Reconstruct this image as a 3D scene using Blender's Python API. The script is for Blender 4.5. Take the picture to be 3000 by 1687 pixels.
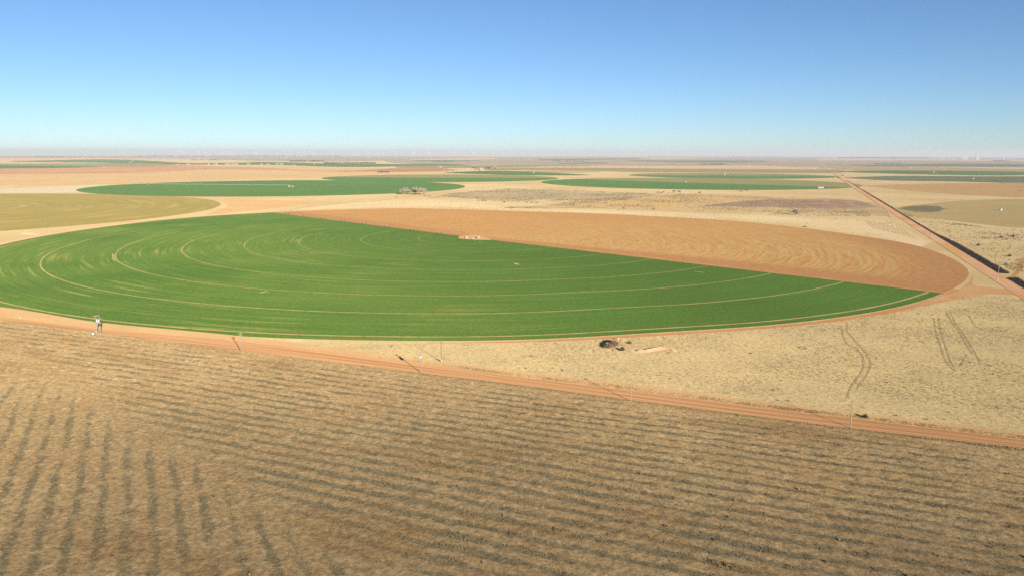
import bpy, bmesh, math, random
import numpy as np
from mathutils import Matrix, Vector

rng = np.random.default_rng(7)
random.seed(7)
scene = bpy.context.scene
for o in list(bpy.data.objects):
    bpy.data.objects.remove(o)
C = scene.collection

# ------------------------------------------------------------------ camera
W_PX, H_PX = 3000.0, 1687.0
F_PX, CAM_H, VAN_Y, ROLL = 2350.0, 78.3, 446.0, math.radians(0.15)
PITCH = math.atan((H_PX / 2 - VAN_Y) / F_PX)
R_EARTH = 7.4e6                       # effective radius, with refraction
cam_data = bpy.data.cameras.new('camera')
cam = bpy.data.objects.new('camera', cam_data)
C.objects.link(cam)
cam_data.sensor_width = 36.0
cam_data.lens = 36.0 * F_PX / W_PX
cam_data.clip_start = 1.0
cam_data.clip_end = 90000.0
cam.matrix_world = (Matrix.Translation((0, 0, CAM_H)) @ Matrix.Rotation(math.pi / 2 - PITCH, 4, 'X')
                    @ Matrix.Rotation(ROLL, 4, 'Z'))
scene.camera = cam

# ------------------------------------------------------------------ light
SUN_EL, SHADOW_AZ = math.radians(15.2), math.radians(-25.8)
SUN_AZ = SHADOW_AZ + math.pi          # clockwise from +Y
world = bpy.data.worlds.new('World')
scene.world = world
world.use_nodes = True
wn = world.node_tree
bg = wn.nodes['Background']
sky = wn.nodes.new('ShaderNodeTexSky')
sky.sky_type = 'NISHITA'
sky.sun_disc = False
sky.sun_elevation = SUN_EL
sky.sun_rotation = SUN_AZ
sky.altitude = 1000.0
sky.air_density = 0.76
sky.dust_density = 0.25
sky.ozone_density = 4.0
bg.inputs['Strength'].default_value = 0.080
wn.links.new(sky.outputs[0], bg.inputs['Color'])
sun_data = bpy.data.lights.new('sun', 'SUN')
sun_data.energy = 5.0
sun_data.angle = math.radians(0.53)
sun_data.color = (1.0, 0.89, 0.74)
sun = bpy.data.objects.new('sun', sun_data)
C.objects.link(sun)
ldir = Vector((math.sin(SHADOW_AZ) * math.cos(SUN_EL), math.cos(SHADOW_AZ) * math.cos(SUN_EL), -math.sin(SUN_EL)))
sun.rotation_euler = ldir.to_track_quat('-Z', 'Y').to_euler()
sun.location = (60, -120, 200)
scene.view_settings.view_transform = 'Standard'
scene.view_settings.look = 'None'
scene.view_settings.gamma = 1.0
scene.view_settings.exposure = 0.62
scene.view_settings.use_curve_mapping = False
scene.render.engine = 'CYCLES'
scene.cycles.max_bounces = 6
scene.cycles.volume_bounces = 1
scene.cycles.use_denoising = False


# ------------------------------------------------------------------ pixel -> ground
def px_ray(x, y):
    x = np.asarray(x, float); y = np.asarray(y, float)
    u = (x - W_PX / 2) / F_PX; v = -(y - H_PX / 2) / F_PX
    c, s = math.cos(ROLL), math.sin(ROLL)
    X = c * u - s * v; Y = s * u + c * v
    cp, sp = math.cos(PITCH), math.sin(PITCH)
    return np.stack([X, cp + sp * Y, -sp + cp * Y], -1)


def G(x, y):
    """ground point (metres) under a photograph pixel, on the curved plain"""
    d = px_ray(x, y)
    a = (d[..., 0] ** 2 + d[..., 1] ** 2) / (2 * R_EARTH)
    b = np.minimum(d[..., 2], -np.sqrt(4 * a * CAM_H) * 1.0005)
    t = (-b - np.sqrt(np.maximum(b * b - 4 * a * CAM_H, 0))) / (2 * a)
    return d[..., :2] * t[..., None]


def gz(x, y):
    return -(np.asarray(x) ** 2 + np.asarray(y) ** 2) / (2 * R_EARTH)


def lay(x, y, L):
    d = np.hypot(x, y)
    return gz(x, y) + L * (0.006 + d * 2.0e-5)


def GP(pts):
    p = np.array(pts, float)
    return G(p[:, 0], p[:, 1])


def smooth(p, n=6, closed=False):
    """Catmull-Rom through 2-D points"""
    p = np.asarray(p, float); m = len(p)
    out = []
    rng_i = range(m if closed else m - 1)
    for i in rng_i:
        if closed:
            p0, p1, p2, p3 = p[(i - 1) % m], p[i], p[(i + 1) % m], p[(i + 2) % m]
        else:
            p0 = p[max(i - 1, 0)]; p1 = p[i]; p2 = p[i + 1]; p3 = p[min(i + 2, m - 1)]
        for k in range(n):
            t = k / n
            out.append(0.5 * (2 * p1 + (p2 - p0) * t + (2 * p0 - 5 * p1 + 4 * p2 - p3) * t * t + (3 * p1 - p0 - 3 * p2 + p3) * t ** 3))
    if not closed:
        out.append(p[-1])
    return np.array(out)


# value noise in numpy
_lat = rng.random((256, 256))


def vnoise(x, y):
    xi = np.floor(x).astype(int); yi = np.floor(y).astype(int)
    fx = x - xi; fy = y - yi
    fx = fx * fx * (3 - 2 * fx); fy = fy * fy * (3 - 2 * fy)
    a = _lat[xi & 255, yi & 255]; b = _lat[(xi + 1) & 255, yi & 255]
    c = _lat[xi & 255, (yi + 1) & 255]; d = _lat[(xi + 1) & 255, (yi + 1) & 255]
    return (a * (1 - fx) + b * fx) * (1 - fy) + (c * (1 - fx) + d * fx) * fy


def fbm(x, y, o=3):
    s = 0; a = 0.5; n = 0
    for k in range(o):
        s = s + a * vnoise(x * 2 ** k + 17.3 * k, y * 2 ** k + 5.1 * k); n += a; a *= 0.5
    return s / n


def sstep(a, b, x):
    t = np.clip((x - a) / (b - a), 0, 1)
    return t * t * (3 - 2 * t)


# ------------------------------------------------------------------ materials
MATS = {}


class NT:
    def __init__(self, name):
        self.m = bpy.data.materials.new(name); self.m.use_nodes = True
        self.t = self.m.node_tree; self.t.nodes.clear()
        self.out = self.t.nodes.new('ShaderNodeOutputMaterial')

    def n(self, kind, **kw):
        nd = self.t.nodes.new(kind)
        for k, v in kw.items():
            setattr(nd, k, v)
        return nd

    def l(self, a, b):
        self.t.links.new(a, b)

    def val(self, sock, v):
        if hasattr(v, 'node'):
            self.l(v, sock)
        else:
            sock.default_value = v

    def math(self, op, a, b=0.0, c=None, clamp=False):
        nd = self.n('ShaderNodeMath', operation=op, use_clamp=clamp)
        self.val(nd.inputs[0], a); self.val(nd.inputs[1], b)
        if c is not None:
            self.val(nd.inputs[2], c)
        return nd.outputs[0]

    def noise(self, vec, scale, detail=3.0, rough=0.55, dist=0.0):
        nd = self.n('ShaderNodeTexNoise')
        self.l(vec, nd.inputs['Vector'])
        nd.inputs['Scale'].default_value = scale
        nd.inputs['Detail'].default_value = detail
        nd.inputs['Roughness'].default_value = rough
        nd.inputs['Distortion'].default_value = dist
        return nd.outputs[0]

    def remap(self, v, a, b, c=0.0, d=1.0):
        nd = self.n('ShaderNodeMapRange', interpolation_type='SMOOTHSTEP')
        self.l(v, nd.inputs[0])
        for i, q in enumerate((a, b, c, d)):
            nd.inputs[i + 1].default_value = q
        return nd.outputs[0]

    def mix(self, f, a, b, mode='MIX'):
        nd = self.n('ShaderNodeMix', data_type='RGBA', blend_type=mode)
        self.val(nd.inputs[0], f)
        for i, q in ((6, a), (7, b)):
            if hasattr(q, 'node'):
                self.l(q, nd.inputs[i])
            else:
                nd.inputs[i].default_value = (*q, 1.0)
        return nd.outputs[2]

    def attr(self, name):
        return self.n('ShaderNodeAttribute', attribute_name=name)

    def pos(self):
        return self.n('ShaderNodeNewGeometry').outputs['Position']

    def comb(self, x, y, z=0.0):
        nd = self.n('ShaderNodeCombineXYZ')
        self.val(nd.inputs[0], x); self.val(nd.inputs[1], y); self.val(nd.inputs[2], z)
        return nd.outputs[0]

    def diffuse(self, col, bump=None, bdist=0.1, bstr=0.5, rough=1.0):
        b = self.n('ShaderNodeBsdfDiffuse')
        self.val(b.inputs['Color'], col if hasattr(col, 'node') else (*col, 1.0))
        b.inputs['Roughness'].default_value = rough
        if bump is not None:
            bp = self.n('ShaderNodeBump')
            bp.inputs['Strength'].default_value = bstr
            bp.inputs['Distance'].default_value = bdist
            self.l(bump, bp.inputs['Height'])
            self.l(bp.outputs[0], b.inputs['Normal'])
        self.l(b.outputs[0], self.out.inputs['Surface'])


def sc(c, k):
    return tuple(min(q * k, 0.9) for q in c)


def field_mat(name, c1, c2, c3=None, big=90.0, mid=12.0, fine=1.2, c3lo=0.55, c3hi=0.75, var=0.25, bump=0.0, stretch=None, under=None, soft=1.1):
    """patchy ground: two colours in big patches, a third in mid-size blotches, fine grain on top; scales in metres"""
    if name in MATS:
        return MATS[name]
    m = NT(name); p = m.pos()
    if stretch:                                      # (azimuth, factor) streaks along one direction
        mp = m.n('ShaderNodeMapping'); m.l(p, mp.inputs['Vector'])
        mp.inputs['Rotation'].default_value = (0, 0, stretch[0])
        mp.inputs['Scale'].default_value = (1.0, 1.0 / stretch[1], 1.0)
        p2 = mp.outputs[0]
    else:
        p2 = p
    a = m.remap(m.noise(p2, 1.0 / big, 4), 0.36, 0.64)
    col = m.mix(a, c1, c2)
    if c3:
        b = m.remap(m.noise(p2, 1.0 / mid, 5, 0.65), c3lo, c3hi)
        col = m.mix(b, col, c3)
    if under:                                        # patch thins out into the ground round it
        e = m.attr('edge').outputs['Fac']
        nz = m.math('MULTIPLY', m.math('SUBTRACT', m.noise(p, 1.0 / (mid * 2.2), 6, 0.7), 0.5), soft * 1.6)
        col = m.mix(m.remap(m.math('ADD', e, nz), 0.16, 0.42), under, col)
    f = m.noise(p, 1.0 / fine, 3, 0.7)
    v = m.remap(f, 0.25, 0.75, 1.0 - var, 1.0 + var)
    col = m.mix(1.0, col, m.comb(v, v, v), 'MULTIPLY')
    m.diffuse(col, f if bump else None, bump, 0.6)
    MATS[name] = m.m
    return m.m


def ring_mat(name, c1, c2, c3, ringw=3.0, arc=90.0, var=0.15, lo=0.5, hi=0.72, fine=1.5, soil=None, big=120.0, biglo=0.38, bighi=0.62, c4=None, bump=0.0):
    """crop worked in circles: streaks run along the arc (attributes rho, arc in metres)"""
    m = NT(name); p = m.pos()
    rho = m.attr('rho').outputs['Fac']; ang = m.attr('arc').outputs['Fac']
    a = m.remap(m.noise(p, 1.0 / big, 3), biglo, bighi)
    col = m.mix(a, c1, c2)
    v1 = m.comb(m.math('DIVIDE', rho, ringw), m.math('DIVIDE', ang, arc))
    s1 = m.remap(m.noise(v1, 1.0, 4, 0.6), lo, hi)
    if c4:
        v2 = m.comb(m.math('DIVIDE', rho, ringw * 0.6), m.math('DIVIDE', ang, arc * 0.35), 7.7)
        s2 = m.remap(m.noise(v2, 1.0, 4, 0.65), lo, hi)
        col = m.mix(s2, col, c4)
    msk = m.attr('mask').outputs['Fac']
    col = m.mix(m.math('MULTIPLY', s1, msk), col, c3)
    if soil:
        sm = m.attr('soil').outputs['Fac']
        sn = m.math('ADD', sm, m.math('MULTIPLY', m.math('SUBTRACT', m.noise(p, 0.08, 5, 0.7), 0.5), 0.55))
        col = m.mix(m.remap(sn, 0.15, 0.95), col, soil)
    f = m.noise(p, 1.0 / fine, 3, 0.7)
    v = m.remap(f, 0.25, 0.75, 1.0 - var, 1.0 + var)
    col = m.mix(1.0, col, m.comb(v, v, v), 'MULTIPLY')
    m.diffuse(col, f if bump else None, bump, 0.6)
    MATS[name] = m.m
    return m.m


def plain(name, col, var=0.12, scale=6.0, rough=0.75, metal=0.0):
    if name in MATS:
        return MATS[name]
    m = NT(name)
    tc = m.n('ShaderNodeTexCoord').outputs['Object']
    f = m.noise(tc, scale, 4, 0.65)
    v = m.remap(f, 0.3, 0.7, 1 - var, 1 + var)
    c = m.mix(1.0, col, m.comb(v, v, v), 'MULTIPLY')
    b = m.n('ShaderNodeBsdfPrincipled')
    m.l(c, b.inputs['Base Color'])
    b.inputs['Roughness'].default_value = rough
    b.inputs['Metallic'].default_value = metal
    m.l(b.outputs[0], m.out.inputs['Surface'])
    MATS[name] = m.m
    return m.m


def tuft_mat(name):
    """leafy/strawy blades: colour per clump from the mesh, some light passes through"""
    if name in MATS:
        return MATS[name]
    m = NT(name)
    c = m.attr('col').outputs['Color']
    d = m.n('ShaderNodeBsdfDiffuse'); m.l(c, d.inputs['Color']); d.inputs['Roughness'].default_value = 1.0
    t = m.n('ShaderNodeBsdfTranslucent'); m.l(c, t.inputs['Color'])
    x = m.n('ShaderNodeMixShader'); x.inputs[0].default_value = 0.12
    m.l(d.outputs[0], x.inputs[1]); m.l(t.outputs[0], x.inputs[2])
    m.l(x.outputs[0], m.out.inputs['Surface'])
    MATS[name] = m.m
    return m.m


# palette (base colours)
STRAW = (0.43, 0.325, 0.165); STRAW2 = (0.37, 0.27, 0.125); PALE = (0.47, 0.37, 0.215)
TAN = (0.45, 0.30, 0.135); PEACH = (0.46, 0.305, 0.17)
GREEN = (0.049, 0.098, 0.017); GREEN2 = (0.088, 0.148, 0.026); YGREEN = (0.215, 0.215, 0.055)
OLIVE = (0.22, 0.185, 0.062); OLIVE2 = (0.17, 0.155, 0.05)
RED = (0.33, 0.155, 0.065); RUST = (0.285, 0.145, 0.058); SOIL = (0.36, 0.185, 0.075)
MAUVE = (0.19, 0.135, 0.095); GREYG = (0.15, 0.145, 0.085)


# ------------------------------------------------------------------ object helpers
def tag(o, label=None, cat=None, group=None, kind=None):
    if label: o['label'] = label
    if cat: o['category'] = cat
    if group: o['group'] = group
    if kind: o['kind'] = kind
    return o


def np_mesh(name, v, faces=None, tris=None, quads=None, attrs=None, mat=None, col=None, smooth_shade=False):
    me = bpy.data.meshes.new(name)
    v = np.asarray(v, np.float32)
    if tris is not None or quads is not None:
        idx = np.asarray(tris if tris is not None else quads, np.int32)
        k = idx.shape[1]; nf = len(idx)
        me.vertices.add(len(v)); me.vertices.foreach_set('co', v.ravel())
        me.loops.add(nf * k); me.loops.foreach_set('vertex_index', idx.ravel())
        me.polygons.add(nf)
        me.polygons.foreach_set('loop_start', np.arange(nf, dtype=np.int32) * k)
        me.update(calc_edges=True); me.validate()
    else:
        me.from_pydata([tuple(map(float, q)) for q in v], [], [list(map(int, f)) for f in faces])
        me.update()
    for an, av in (attrs or {}).items():
        a = me.attributes.new(an, 'FLOAT', 'POINT'); a.data.foreach_set('value', np.asarray(av, np.float32))
    if col is not None:
        a = me.attributes.new('col', 'FLOAT_COLOR', 'POINT')
        c4 = np.ones((len(v), 4), np.float32); c4[:, :3] = col
        a.data.foreach_set('color', c4.ravel())
    if mat: me.materials.append(mat)
    if smooth_shade:
        me.polygons.foreach_set('use_smooth', np.ones(len(me.polygons), bool))
    return me


def link(name, me, parent=None, loc=None):
    o = bpy.data.objects.new(name, me); C.objects.link(o)
    if parent: o.parent = parent
    if loc is not None: o.location = loc
    return o


def empty(name, loc, rz=0.0):
    o = bpy.data.objects.new(name, None); C.objects.link(o)
    o.location = loc; o.rotation_euler = (0, 0, rz); o.empty_display_size = 0.5
    return o


def copy_tree(o, parent=None):
    c = o.copy(); C.objects.link(c)
    if parent: c.parent = parent
    for ch in [q for q in bpy.data.objects if q.parent == o]:
        copy_tree(ch, c)
    return c


class MB:
    """collects simple solids into one mesh"""
    def __init__(self):
        self.v = []; self.f = []

    def add(self, vs, fs):
        b = len(self.v); self.v += [tuple(map(float, q)) for q in vs]; self.f += [[b + i for i in f] for f in fs]

    def box(self, c, s, rz=0.0, taper=1.0):
        x, y, z = (q / 2 for q in s); cs, sn = math.cos(rz), math.sin(rz); vs = []
        for dz, k in ((-z, 1.0), (z, taper)):
            for dx, dy in ((-x, -y), (x, -y), (x, y), (-x, y)):
                dx *= k; dy *= k
                vs.append((c[0] + cs * dx - sn * dy, c[1] + sn * dx + cs * dy, c[2] + dz))
        self.add(vs, [(3, 2, 1, 0), (4, 5, 6, 7), (0, 1, 5, 4), (1, 2, 6, 5), (2, 3, 7, 6), (3, 0, 4, 7)])
        return self

    def tube(self, a, b, r0, r1=None, n=6, cap=True):
        r1 = r0 if r1 is None else r1
        a, b = Vector(a), Vector(b); d = (b - a).normalized()
        u = d.orthogonal().normalized(); w = d.cross(u); vs = []
        for p, r in ((a, r0), (b, r1)):
            for i in range(n):
                t = 2 * math.pi * i / n
                vs.append(p + (u * math.cos(t) + w * math.sin(t)) * r)
        fs = [(i, (i + 1) % n, n + (i + 1) % n, n + i) for i in range(n)]
        if cap: fs += [tuple(range(n - 1, -1, -1)), tuple(range(n, 2 * n))]
        self.add(vs, fs); return self

    def mesh(self, name, mat, sm=False):
        return np_mesh(name, self.v, faces=self.f, mat=mat, smooth_shade=sm)

    def build(self, name, mat, parent=None, loc=None, sm=False):
        return link(name, self.mesh(name, mat, sm), parent, loc)


def struct(name, me, parent=None):
    o = link(name, me, parent)
    if parent is None: o['kind'] = 'structure'
    return o


def poly_field(name, ground_pts, mat, L, maxedge=None, parent=None):
    """flat sheet over a ground polygon, cut fine enough to follow the curve of the plain"""
    bm = bmesh.new()
    vs = [bm.verts.new((p[0], p[1], 0)) for p in ground_pts]
    f = bm.faces.new(vs)
    bmesh.ops.triangulate(bm, faces=[f], ngon_method='EAR_CLIP')
    d = float(np.mean(np.hypot(ground_pts[:, 0], ground_pts[:, 1])))
    me_ = maxedge or max(60.0, d * 0.12)
    for _ in range(7):
        es = [e for e in bm.edges if e.calc_length() > me_]
        if not es: break
        bmesh.ops.subdivide_edges(bm, edges=es, cuts=1)
        bmesh.ops.triangulate(bm, faces=[q for q in bm.faces if len(q.verts) > 3])
        if len(bm.faces) > 6000: break
    for v in bm.verts:
        v.co.z = float(lay(v.co.x, v.co.y, L))
    bmesh.ops.recalc_face_normals(bm, faces=bm.faces[:])
    if sum(q.normal.z for q in bm.faces) < 0:
        bmesh.ops.reverse_faces(bm, faces=bm.faces[:])
    me = bpy.data.meshes.new(name); bm.to_mesh(me); bm.free(); me.materials.append(mat)
    return struct(name, me, parent)


def strip_field(name, rows, mat, L):
    """far field seen edge-on: rows of (x, y_top, y_bottom) in photo pixels"""
    r = [tuple(map(float, q)) for q in rows]
    for end in (0, -1):                              # round off ends that lie inside the picture
        x_, t_, b_ = r[end]
        if -50 < x_ < 3050 and b_ - t_ > 1.2:
            mid_ = (t_ + b_) / 2; dx_ = min(60.0, 4.0 * (b_ - t_))
            r.insert(0 if end == 0 else len(r), (x_ + (-dx_ if end == 0 else dx_), mid_ - 0.1, mid_ + 0.1))
    r = np.array(r)
    top = smooth(r[:, :2], 6); bot = smooth(r[:, [0, 2]], 6)
    bot[:, 1] = np.maximum(bot[:, 1], top[:, 1] + 0.02)
    gt = G(top[:, 0], top[:, 1]); gb = G(bot[:, 0], bot[:, 1])
    n = len(gt); K = 12
    v = []; ed = []
    le = np.clip(np.minimum(np.arange(n), n - 1 - np.arange(n)) / 8.0, 0, 1)
    for k in range(K + 1):
        q = gb + (gt - gb) * k / K
        v.append(np.c_[q, lay(q[:, 0], q[:, 1], L)]); ed.append(min(k / K, 1 - k / K) * 2 * le)
    v = np.concatenate(v)
    quads = [(k * n + i, k * n + i + 1, (k + 1) * n + i + 1, (k + 1) * n + i) for k in range(K) for i in range(n - 1)]
    z1 = np.zeros(len(v))
    return struct(name, np_mesh(name, v, quads=quads, mat=mat, attrs={'edge': np.concatenate(ed), 'rho': v[:, 0] * 0.6 + v[:, 1] * 0.8, 'arc': v[:, 0] * 0.8 - v[:, 1] * 0.6, 'mask': z1 + 1, 'soil': z1}))


def ribbon(name, left_px, right_px, mat, L, n=6, kind_struct=True, parent=None, cross=3, world=False):
    """road between two traced edges; attributes: across 0..1, along metres"""
    a, b = (left_px, right_px) if world else (smooth(GP(left_px), n), smooth(GP(right_px), n))

    # keep pairs matched by index
    v = []; ac = []; al = []
    mid = (a + b) / 2; s = np.r_[0, np.cumsum(np.hypot(*np.diff(mid, axis=0).T))]
    for k in range(cross + 1):
        q = a + (b - a) * k / cross
        v.append(np.c_[q, lay(q[:, 0], q[:, 1], L)]); ac.append(np.full(len(a), k / cross)); al.append(s)
    v = np.concatenate(v); nn = len(a)
    quads = [(k * nn + i, k * nn + i + 1, (k + 1) * nn + i + 1, (k + 1) * nn + i) for k in range(cross) for i in range(nn - 1)]
    return struct(name, np_mesh(name, v, quads=quads, mat=mat, attrs={'across': np.concatenate(ac), 'along': np.concatenate(al)}), parent)


def path_strip(name, pts, width, mat, L, parent=None, jitter=0.0, n=8):
    """narrow strip along a ground polyline"""
    p = smooth(np.asarray(pts, float), n)
    t = np.gradient(p, axis=0); t /= np.hypot(*t.T)[:, None]
    nrm = np.c_[-t[:, 1], t[:, 0]]
    w = np.broadcast_to(np.asarray(width, float), len(p)) / 2
    if jitter:
        w = w * (1 + jitter * (rng.random(len(p)) - 0.5))
    a = p + nrm * w[:, None]; b = p - nrm * w[:, None]
    v = np.r_[np.c_[a, lay(a[:, 0], a[:, 1], L)], np.c_[b, lay(b[:, 0], b[:, 1], L)]]
    N = len(p)
    quads = [(i, N + i, N + i + 1, i + 1) for i in range(N - 1)]
    return struct(name, np_mesh(name, v, quads=quads, mat=mat), parent)


def fit_circle(p):
    A = np.c_[2 * p, np.ones(len(p))]
    s = np.linalg.lstsq(A, (p ** 2).sum(1), rcond=None)[0]
    return s[:2], math.sqrt(s[2] + s[0] ** 2 + s[1] ** 2)


def circle_field(name, c, rad, mat, L, a0=0.0, a1=2 * math.pi, nr=10, na=120, mask=None, soil=None, xform=None):
    """disc or sector; rad is a number or a function of the angle; angles counter-clockwise from +X"""
    th = np.linspace(a0, a1, na); rr = rad(th) if callable(rad) else np.full(na, rad)
    v = []; rho = []; arc = []
    for k in range(nr + 1):
        q = np.c_[c[0] + np.cos(th) * rr * k / nr, c[1] + np.sin(th) * rr * k / nr]
        v.append(np.c_[q, lay(q[:, 0], q[:, 1], L)]); rho.append(np.mean(rr) * np.full(na, k / nr)); arc.append(th * np.mean(rr) * 0.6)
    v = np.concatenate(v); rho = np.concatenate(rho); arc = np.concatenate(arc)
    quads = [(k * na + i, (k + 1) * na + i, (k + 1) * na + i + 1, k * na + i + 1) for k in range(nr) for i in range(na - 1)]
    at = {'rho': rho, 'arc': arc, 'mask': mask(v) if mask else np.ones(len(v)), 'soil': soil(v) if soil else np.zeros(len(v))}
    return struct(name, np_mesh(name, v, quads=quads, mat=mat, attrs=at))


TUFT_TRIS = 0


def tufts(name, xy, rad, hgt, col, blades=5, label='', cat='', L=0.0, mat=None, spread=1.0, z0=None, wid=0.45):
    """one mesh of many small clumps, each a handful of blades"""
    global TUFT_TRIS
    N = len(xy); B = blades
    z = lay(xy[:, 0], xy[:, 1], L) if z0 is None else z0
    a = rng.random((N, B)) * 2 * np.pi
    lean = (0.25 + 0.75 * rng.random((N, B))) * rad[:, None] * spread
    bx = np.cos(a); by = np.sin(a)
    r0 = 0.25 * rad[:, None] * rng.random((N, B))
    w = wid * rad[:, None] * (0.6 + 0.8 * rng.random((N, B)))
    h = hgt[:, None] * (0.55 + 0.6 * rng.random((N, B)))
    px_, py_ = -by, bx
    V = np.zeros((N, B, 3, 3))
    cx = xy[:, 0][:, None]; cy = xy[:, 1][:, None]; cz = np.asarray(z)[:, None]
    V[:, :, 0, 0] = cx + bx * r0 + px_ * w; V[:, :, 0, 1] = cy + by * r0 + py_ * w; V[:, :, 0, 2] = cz - 0.03
    V[:, :, 1, 0] = cx + bx * r0 - px_ * w; V[:, :, 1, 1] = cy + by * r0 - py_ * w; V[:, :, 1, 2] = cz - 0.03
    V[:, :, 2, 0] = cx + bx * lean; V[:, :, 2, 1] = cy + by * lean; V[:, :, 2, 2] = cz + h
    cc = np.repeat(np.repeat(col[:, None, None, :], B, 1), 3, 2) * (0.85 + 0.3 * rng.random((N, B, 1, 1)))
    idx = np.arange(N * B * 3, dtype=np.int32).reshape(-1, 3)
    me = np_mesh(name, V.reshape(-1, 3), tris=idx, mat=mat or tuft_mat('dry_grass_blades'), col=np.clip(cc.reshape(-1, 3), 0, 0.9))
    TUFT_TRIS += N * B
    return tag(link(name, me), label, cat, None, 'stuff')


def in_poly(p, poly):
    x, y = p[:, 0], p[:, 1]; inside = np.zeros(len(p), bool); n = len(poly)
    for i in range(n):
        x0, y0 = poly[i]; x1, y1 = poly[(i + 1) % n]
        c = ((y0 > y) != (y1 > y)) & (x < (x1 - x0) * (y - y0) / (y1 - y0 + 1e-12) + x0)
        inside ^= c
    return inside


def scatter(poly, n):
    lo = poly.min(0); hi = poly.max(0)
    p = lo + rng.random((int(n), 2)) * (hi - lo)
    return p[in_poly(p, poly)]


# ================================================================== GROUND
g_mat = field_mat('dry_plain', STRAW, STRAW2, PALE, big=220, mid=25, fine=2.0, var=0.14)
rr = np.r_[np.arange(0, 3000, 100), np.arange(3000, 12000, 250), np.arange(12000, 47000, 700)]
na = 180
th = np.linspace(0, 2 * np.pi, na, endpoint=False)
V = []
for r in rr[1:]:
    V.append(np.c_[np.cos(th) * r, np.sin(th) * r, gz(np.cos(th) * r, np.sin(th) * r)])
V = np.concatenate([np.array([[0, 0, 0.0]])] + V)
faces = [(0, 1 + i, 1 + (i + 1) % na) for i in range(na)]
quads = []
for k in range(len(rr) - 2):
    for i in range(na):
        j = (i + 1) % na
        faces.append((1 + k * na + i, 1 + (k + 1) * na + i, 1 + (k + 1) * na + j, 1 + k * na + j))
struct('ground', np_mesh('ground', V, faces=faces, mat=g_mat))

# ------------------------------------------------------------------ main circle
EDGE = [(0, 901.3), (436.7, 963.9), (750, 987), (1186.7, 997.4), (1500, 996.5), (1936.7, 971), (2250, 953.2), (2599, 906.6),
        (2762, 858.6), (2840, 797), (2774, 751), (2657.6, 713), (2483, 686.8), (2250, 657), (1907.6, 634), (1500, 619.8),
        (1186.7, 611), (953.8, 616), (793.7, 623.3), (582, 636), (291, 668), (0, 720)]
ge = GP(EDGE)
MC = G(1385, 697)
th_e = np.arctan2(ge[:, 1] - MC[1], ge[:, 0] - MC[0]); r_e = np.hypot(*(ge - MC).T)
# the part of the rim left of the frame continues between its two visible ends
aL0, aL1 = th_e[-1] % (2 * np.pi), th_e[0] % (2 * np.pi)
for k in (0.25, 0.5, 0.75):
    th_e = np.r_[th_e, aL0 + (aL1 - aL0) * k]; r_e = np.r_[r_e, r_e[21] * (1 - k) + r_e[0] * k]
o_ = np.argsort(th_e % (2 * np.pi)); t_s = (th_e % (2 * np.pi))[o_]; r_s = r_e[o_]
t_d = np.linspace(0, 2 * np.pi, 721)
r_d = np.interp(t_d, np.r_[t_s - 2 * np.pi, t_s, t_s + 2 * np.pi], np.r_[r_s, r_s, r_s])
ker = np.hanning(31); ker /= ker.sum()
r_d = np.convolve(np.r_[r_d[-61:-1], r_d, r_d[1:61]], ker, 'same')[60:-60]


def R_main(t):
    return np.interp(np.asarray(t) % (2 * np.pi), t_d, r_d)


tipL = G(800, 623.5) - MC; tipR = G(2762, 858.6) - MC
aL = math.atan2(tipL[1], tipL[0]) % (2 * np.pi); aR = math.atan2(tipR[1], tipR[0]) % (2 * np.pi)
lineA = MC + tipL; lineB = MC + tipR
ldv = (lineB - lineA) / np.hypot(*(lineB - lineA)); lnv = np.array([-ldv[1], ldv[0]])   # normal to the far side


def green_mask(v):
    # streaking strongest on the western, near side; sun backscatter there is painted in too
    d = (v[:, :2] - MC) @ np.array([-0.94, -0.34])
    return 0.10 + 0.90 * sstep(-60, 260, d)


m = NT('winter_wheat')
p = m.pos(); rho = m.attr('rho').outputs['Fac']; ang = m.attr('arc').outputs['Fac']; msk = m.attr('mask').outputs['Fac']
col = m.mix(msk, GREEN, GREEN2)  # brighter west: part crop colour, part sun backscatter put into the colour
col = m.mix(m.remap(m.noise(p, 1 / 140, 3), 0.42, 0.65), col, sc(GREEN, 1.22))
s1 = m.remap(m.noise(m.comb(m.math('DIVIDE', rho, 3.6), m.math('DIVIDE', ang, 70)), 1.0, 4, 0.65), 0.48, 0.70)
patch = m.remap(m.noise(p, 1 / 55, 3), 0.40, 0.66)
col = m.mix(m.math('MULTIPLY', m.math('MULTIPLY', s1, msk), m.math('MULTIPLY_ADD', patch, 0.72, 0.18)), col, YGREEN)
s2 = m.remap(m.noise(m.comb(m.math('DIVIDE', rho, 1.1), m.math('DIVIDE', ang, 50), 3.3), 1.0, 3, 0.6), 0.35, 0.7, 0.90, 1.10)
col = m.mix(1.0, col, m.comb(s2, s2, s2), 'MULTIPLY')
f = m.noise(p, 1 / 2.0, 4, 0.75); v_ = m.remap(f, 0.30, 0.70, 0.80, 1.20)
col = m.mix(1.0, col, m.comb(v_, v_, v_), 'MULTIPLY')
m.diffuse(col, f, 0.10, 0.5)
wheat = m.m
a_end = aR if aR > aL else aR + 2 * np.pi
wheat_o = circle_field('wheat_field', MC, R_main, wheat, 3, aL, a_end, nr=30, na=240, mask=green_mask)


def brown_soil(v):
    d = (v[:, :2] - lineA) @ lnv; s = (v[:, :2] - lineA) @ ldv
    w = 9 + 34 * sstep(380, 760, s) + 14 * (1 - sstep(0, 420, s))
    k = 1 - sstep(w * 0.35, w * 1.5, d)
    rim = np.hypot(v[:, 0] - MC[0], v[:, 1] - MC[1]) / R_main(np.arctan2(v[:, 1] - MC[1], v[:, 0] - MC[0]))
    e = sstep(0.80, 0.97, rim) * sstep(480, 700, s)
    return np.clip(np.maximum(k, e * 0.8), 0, 1)


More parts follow.
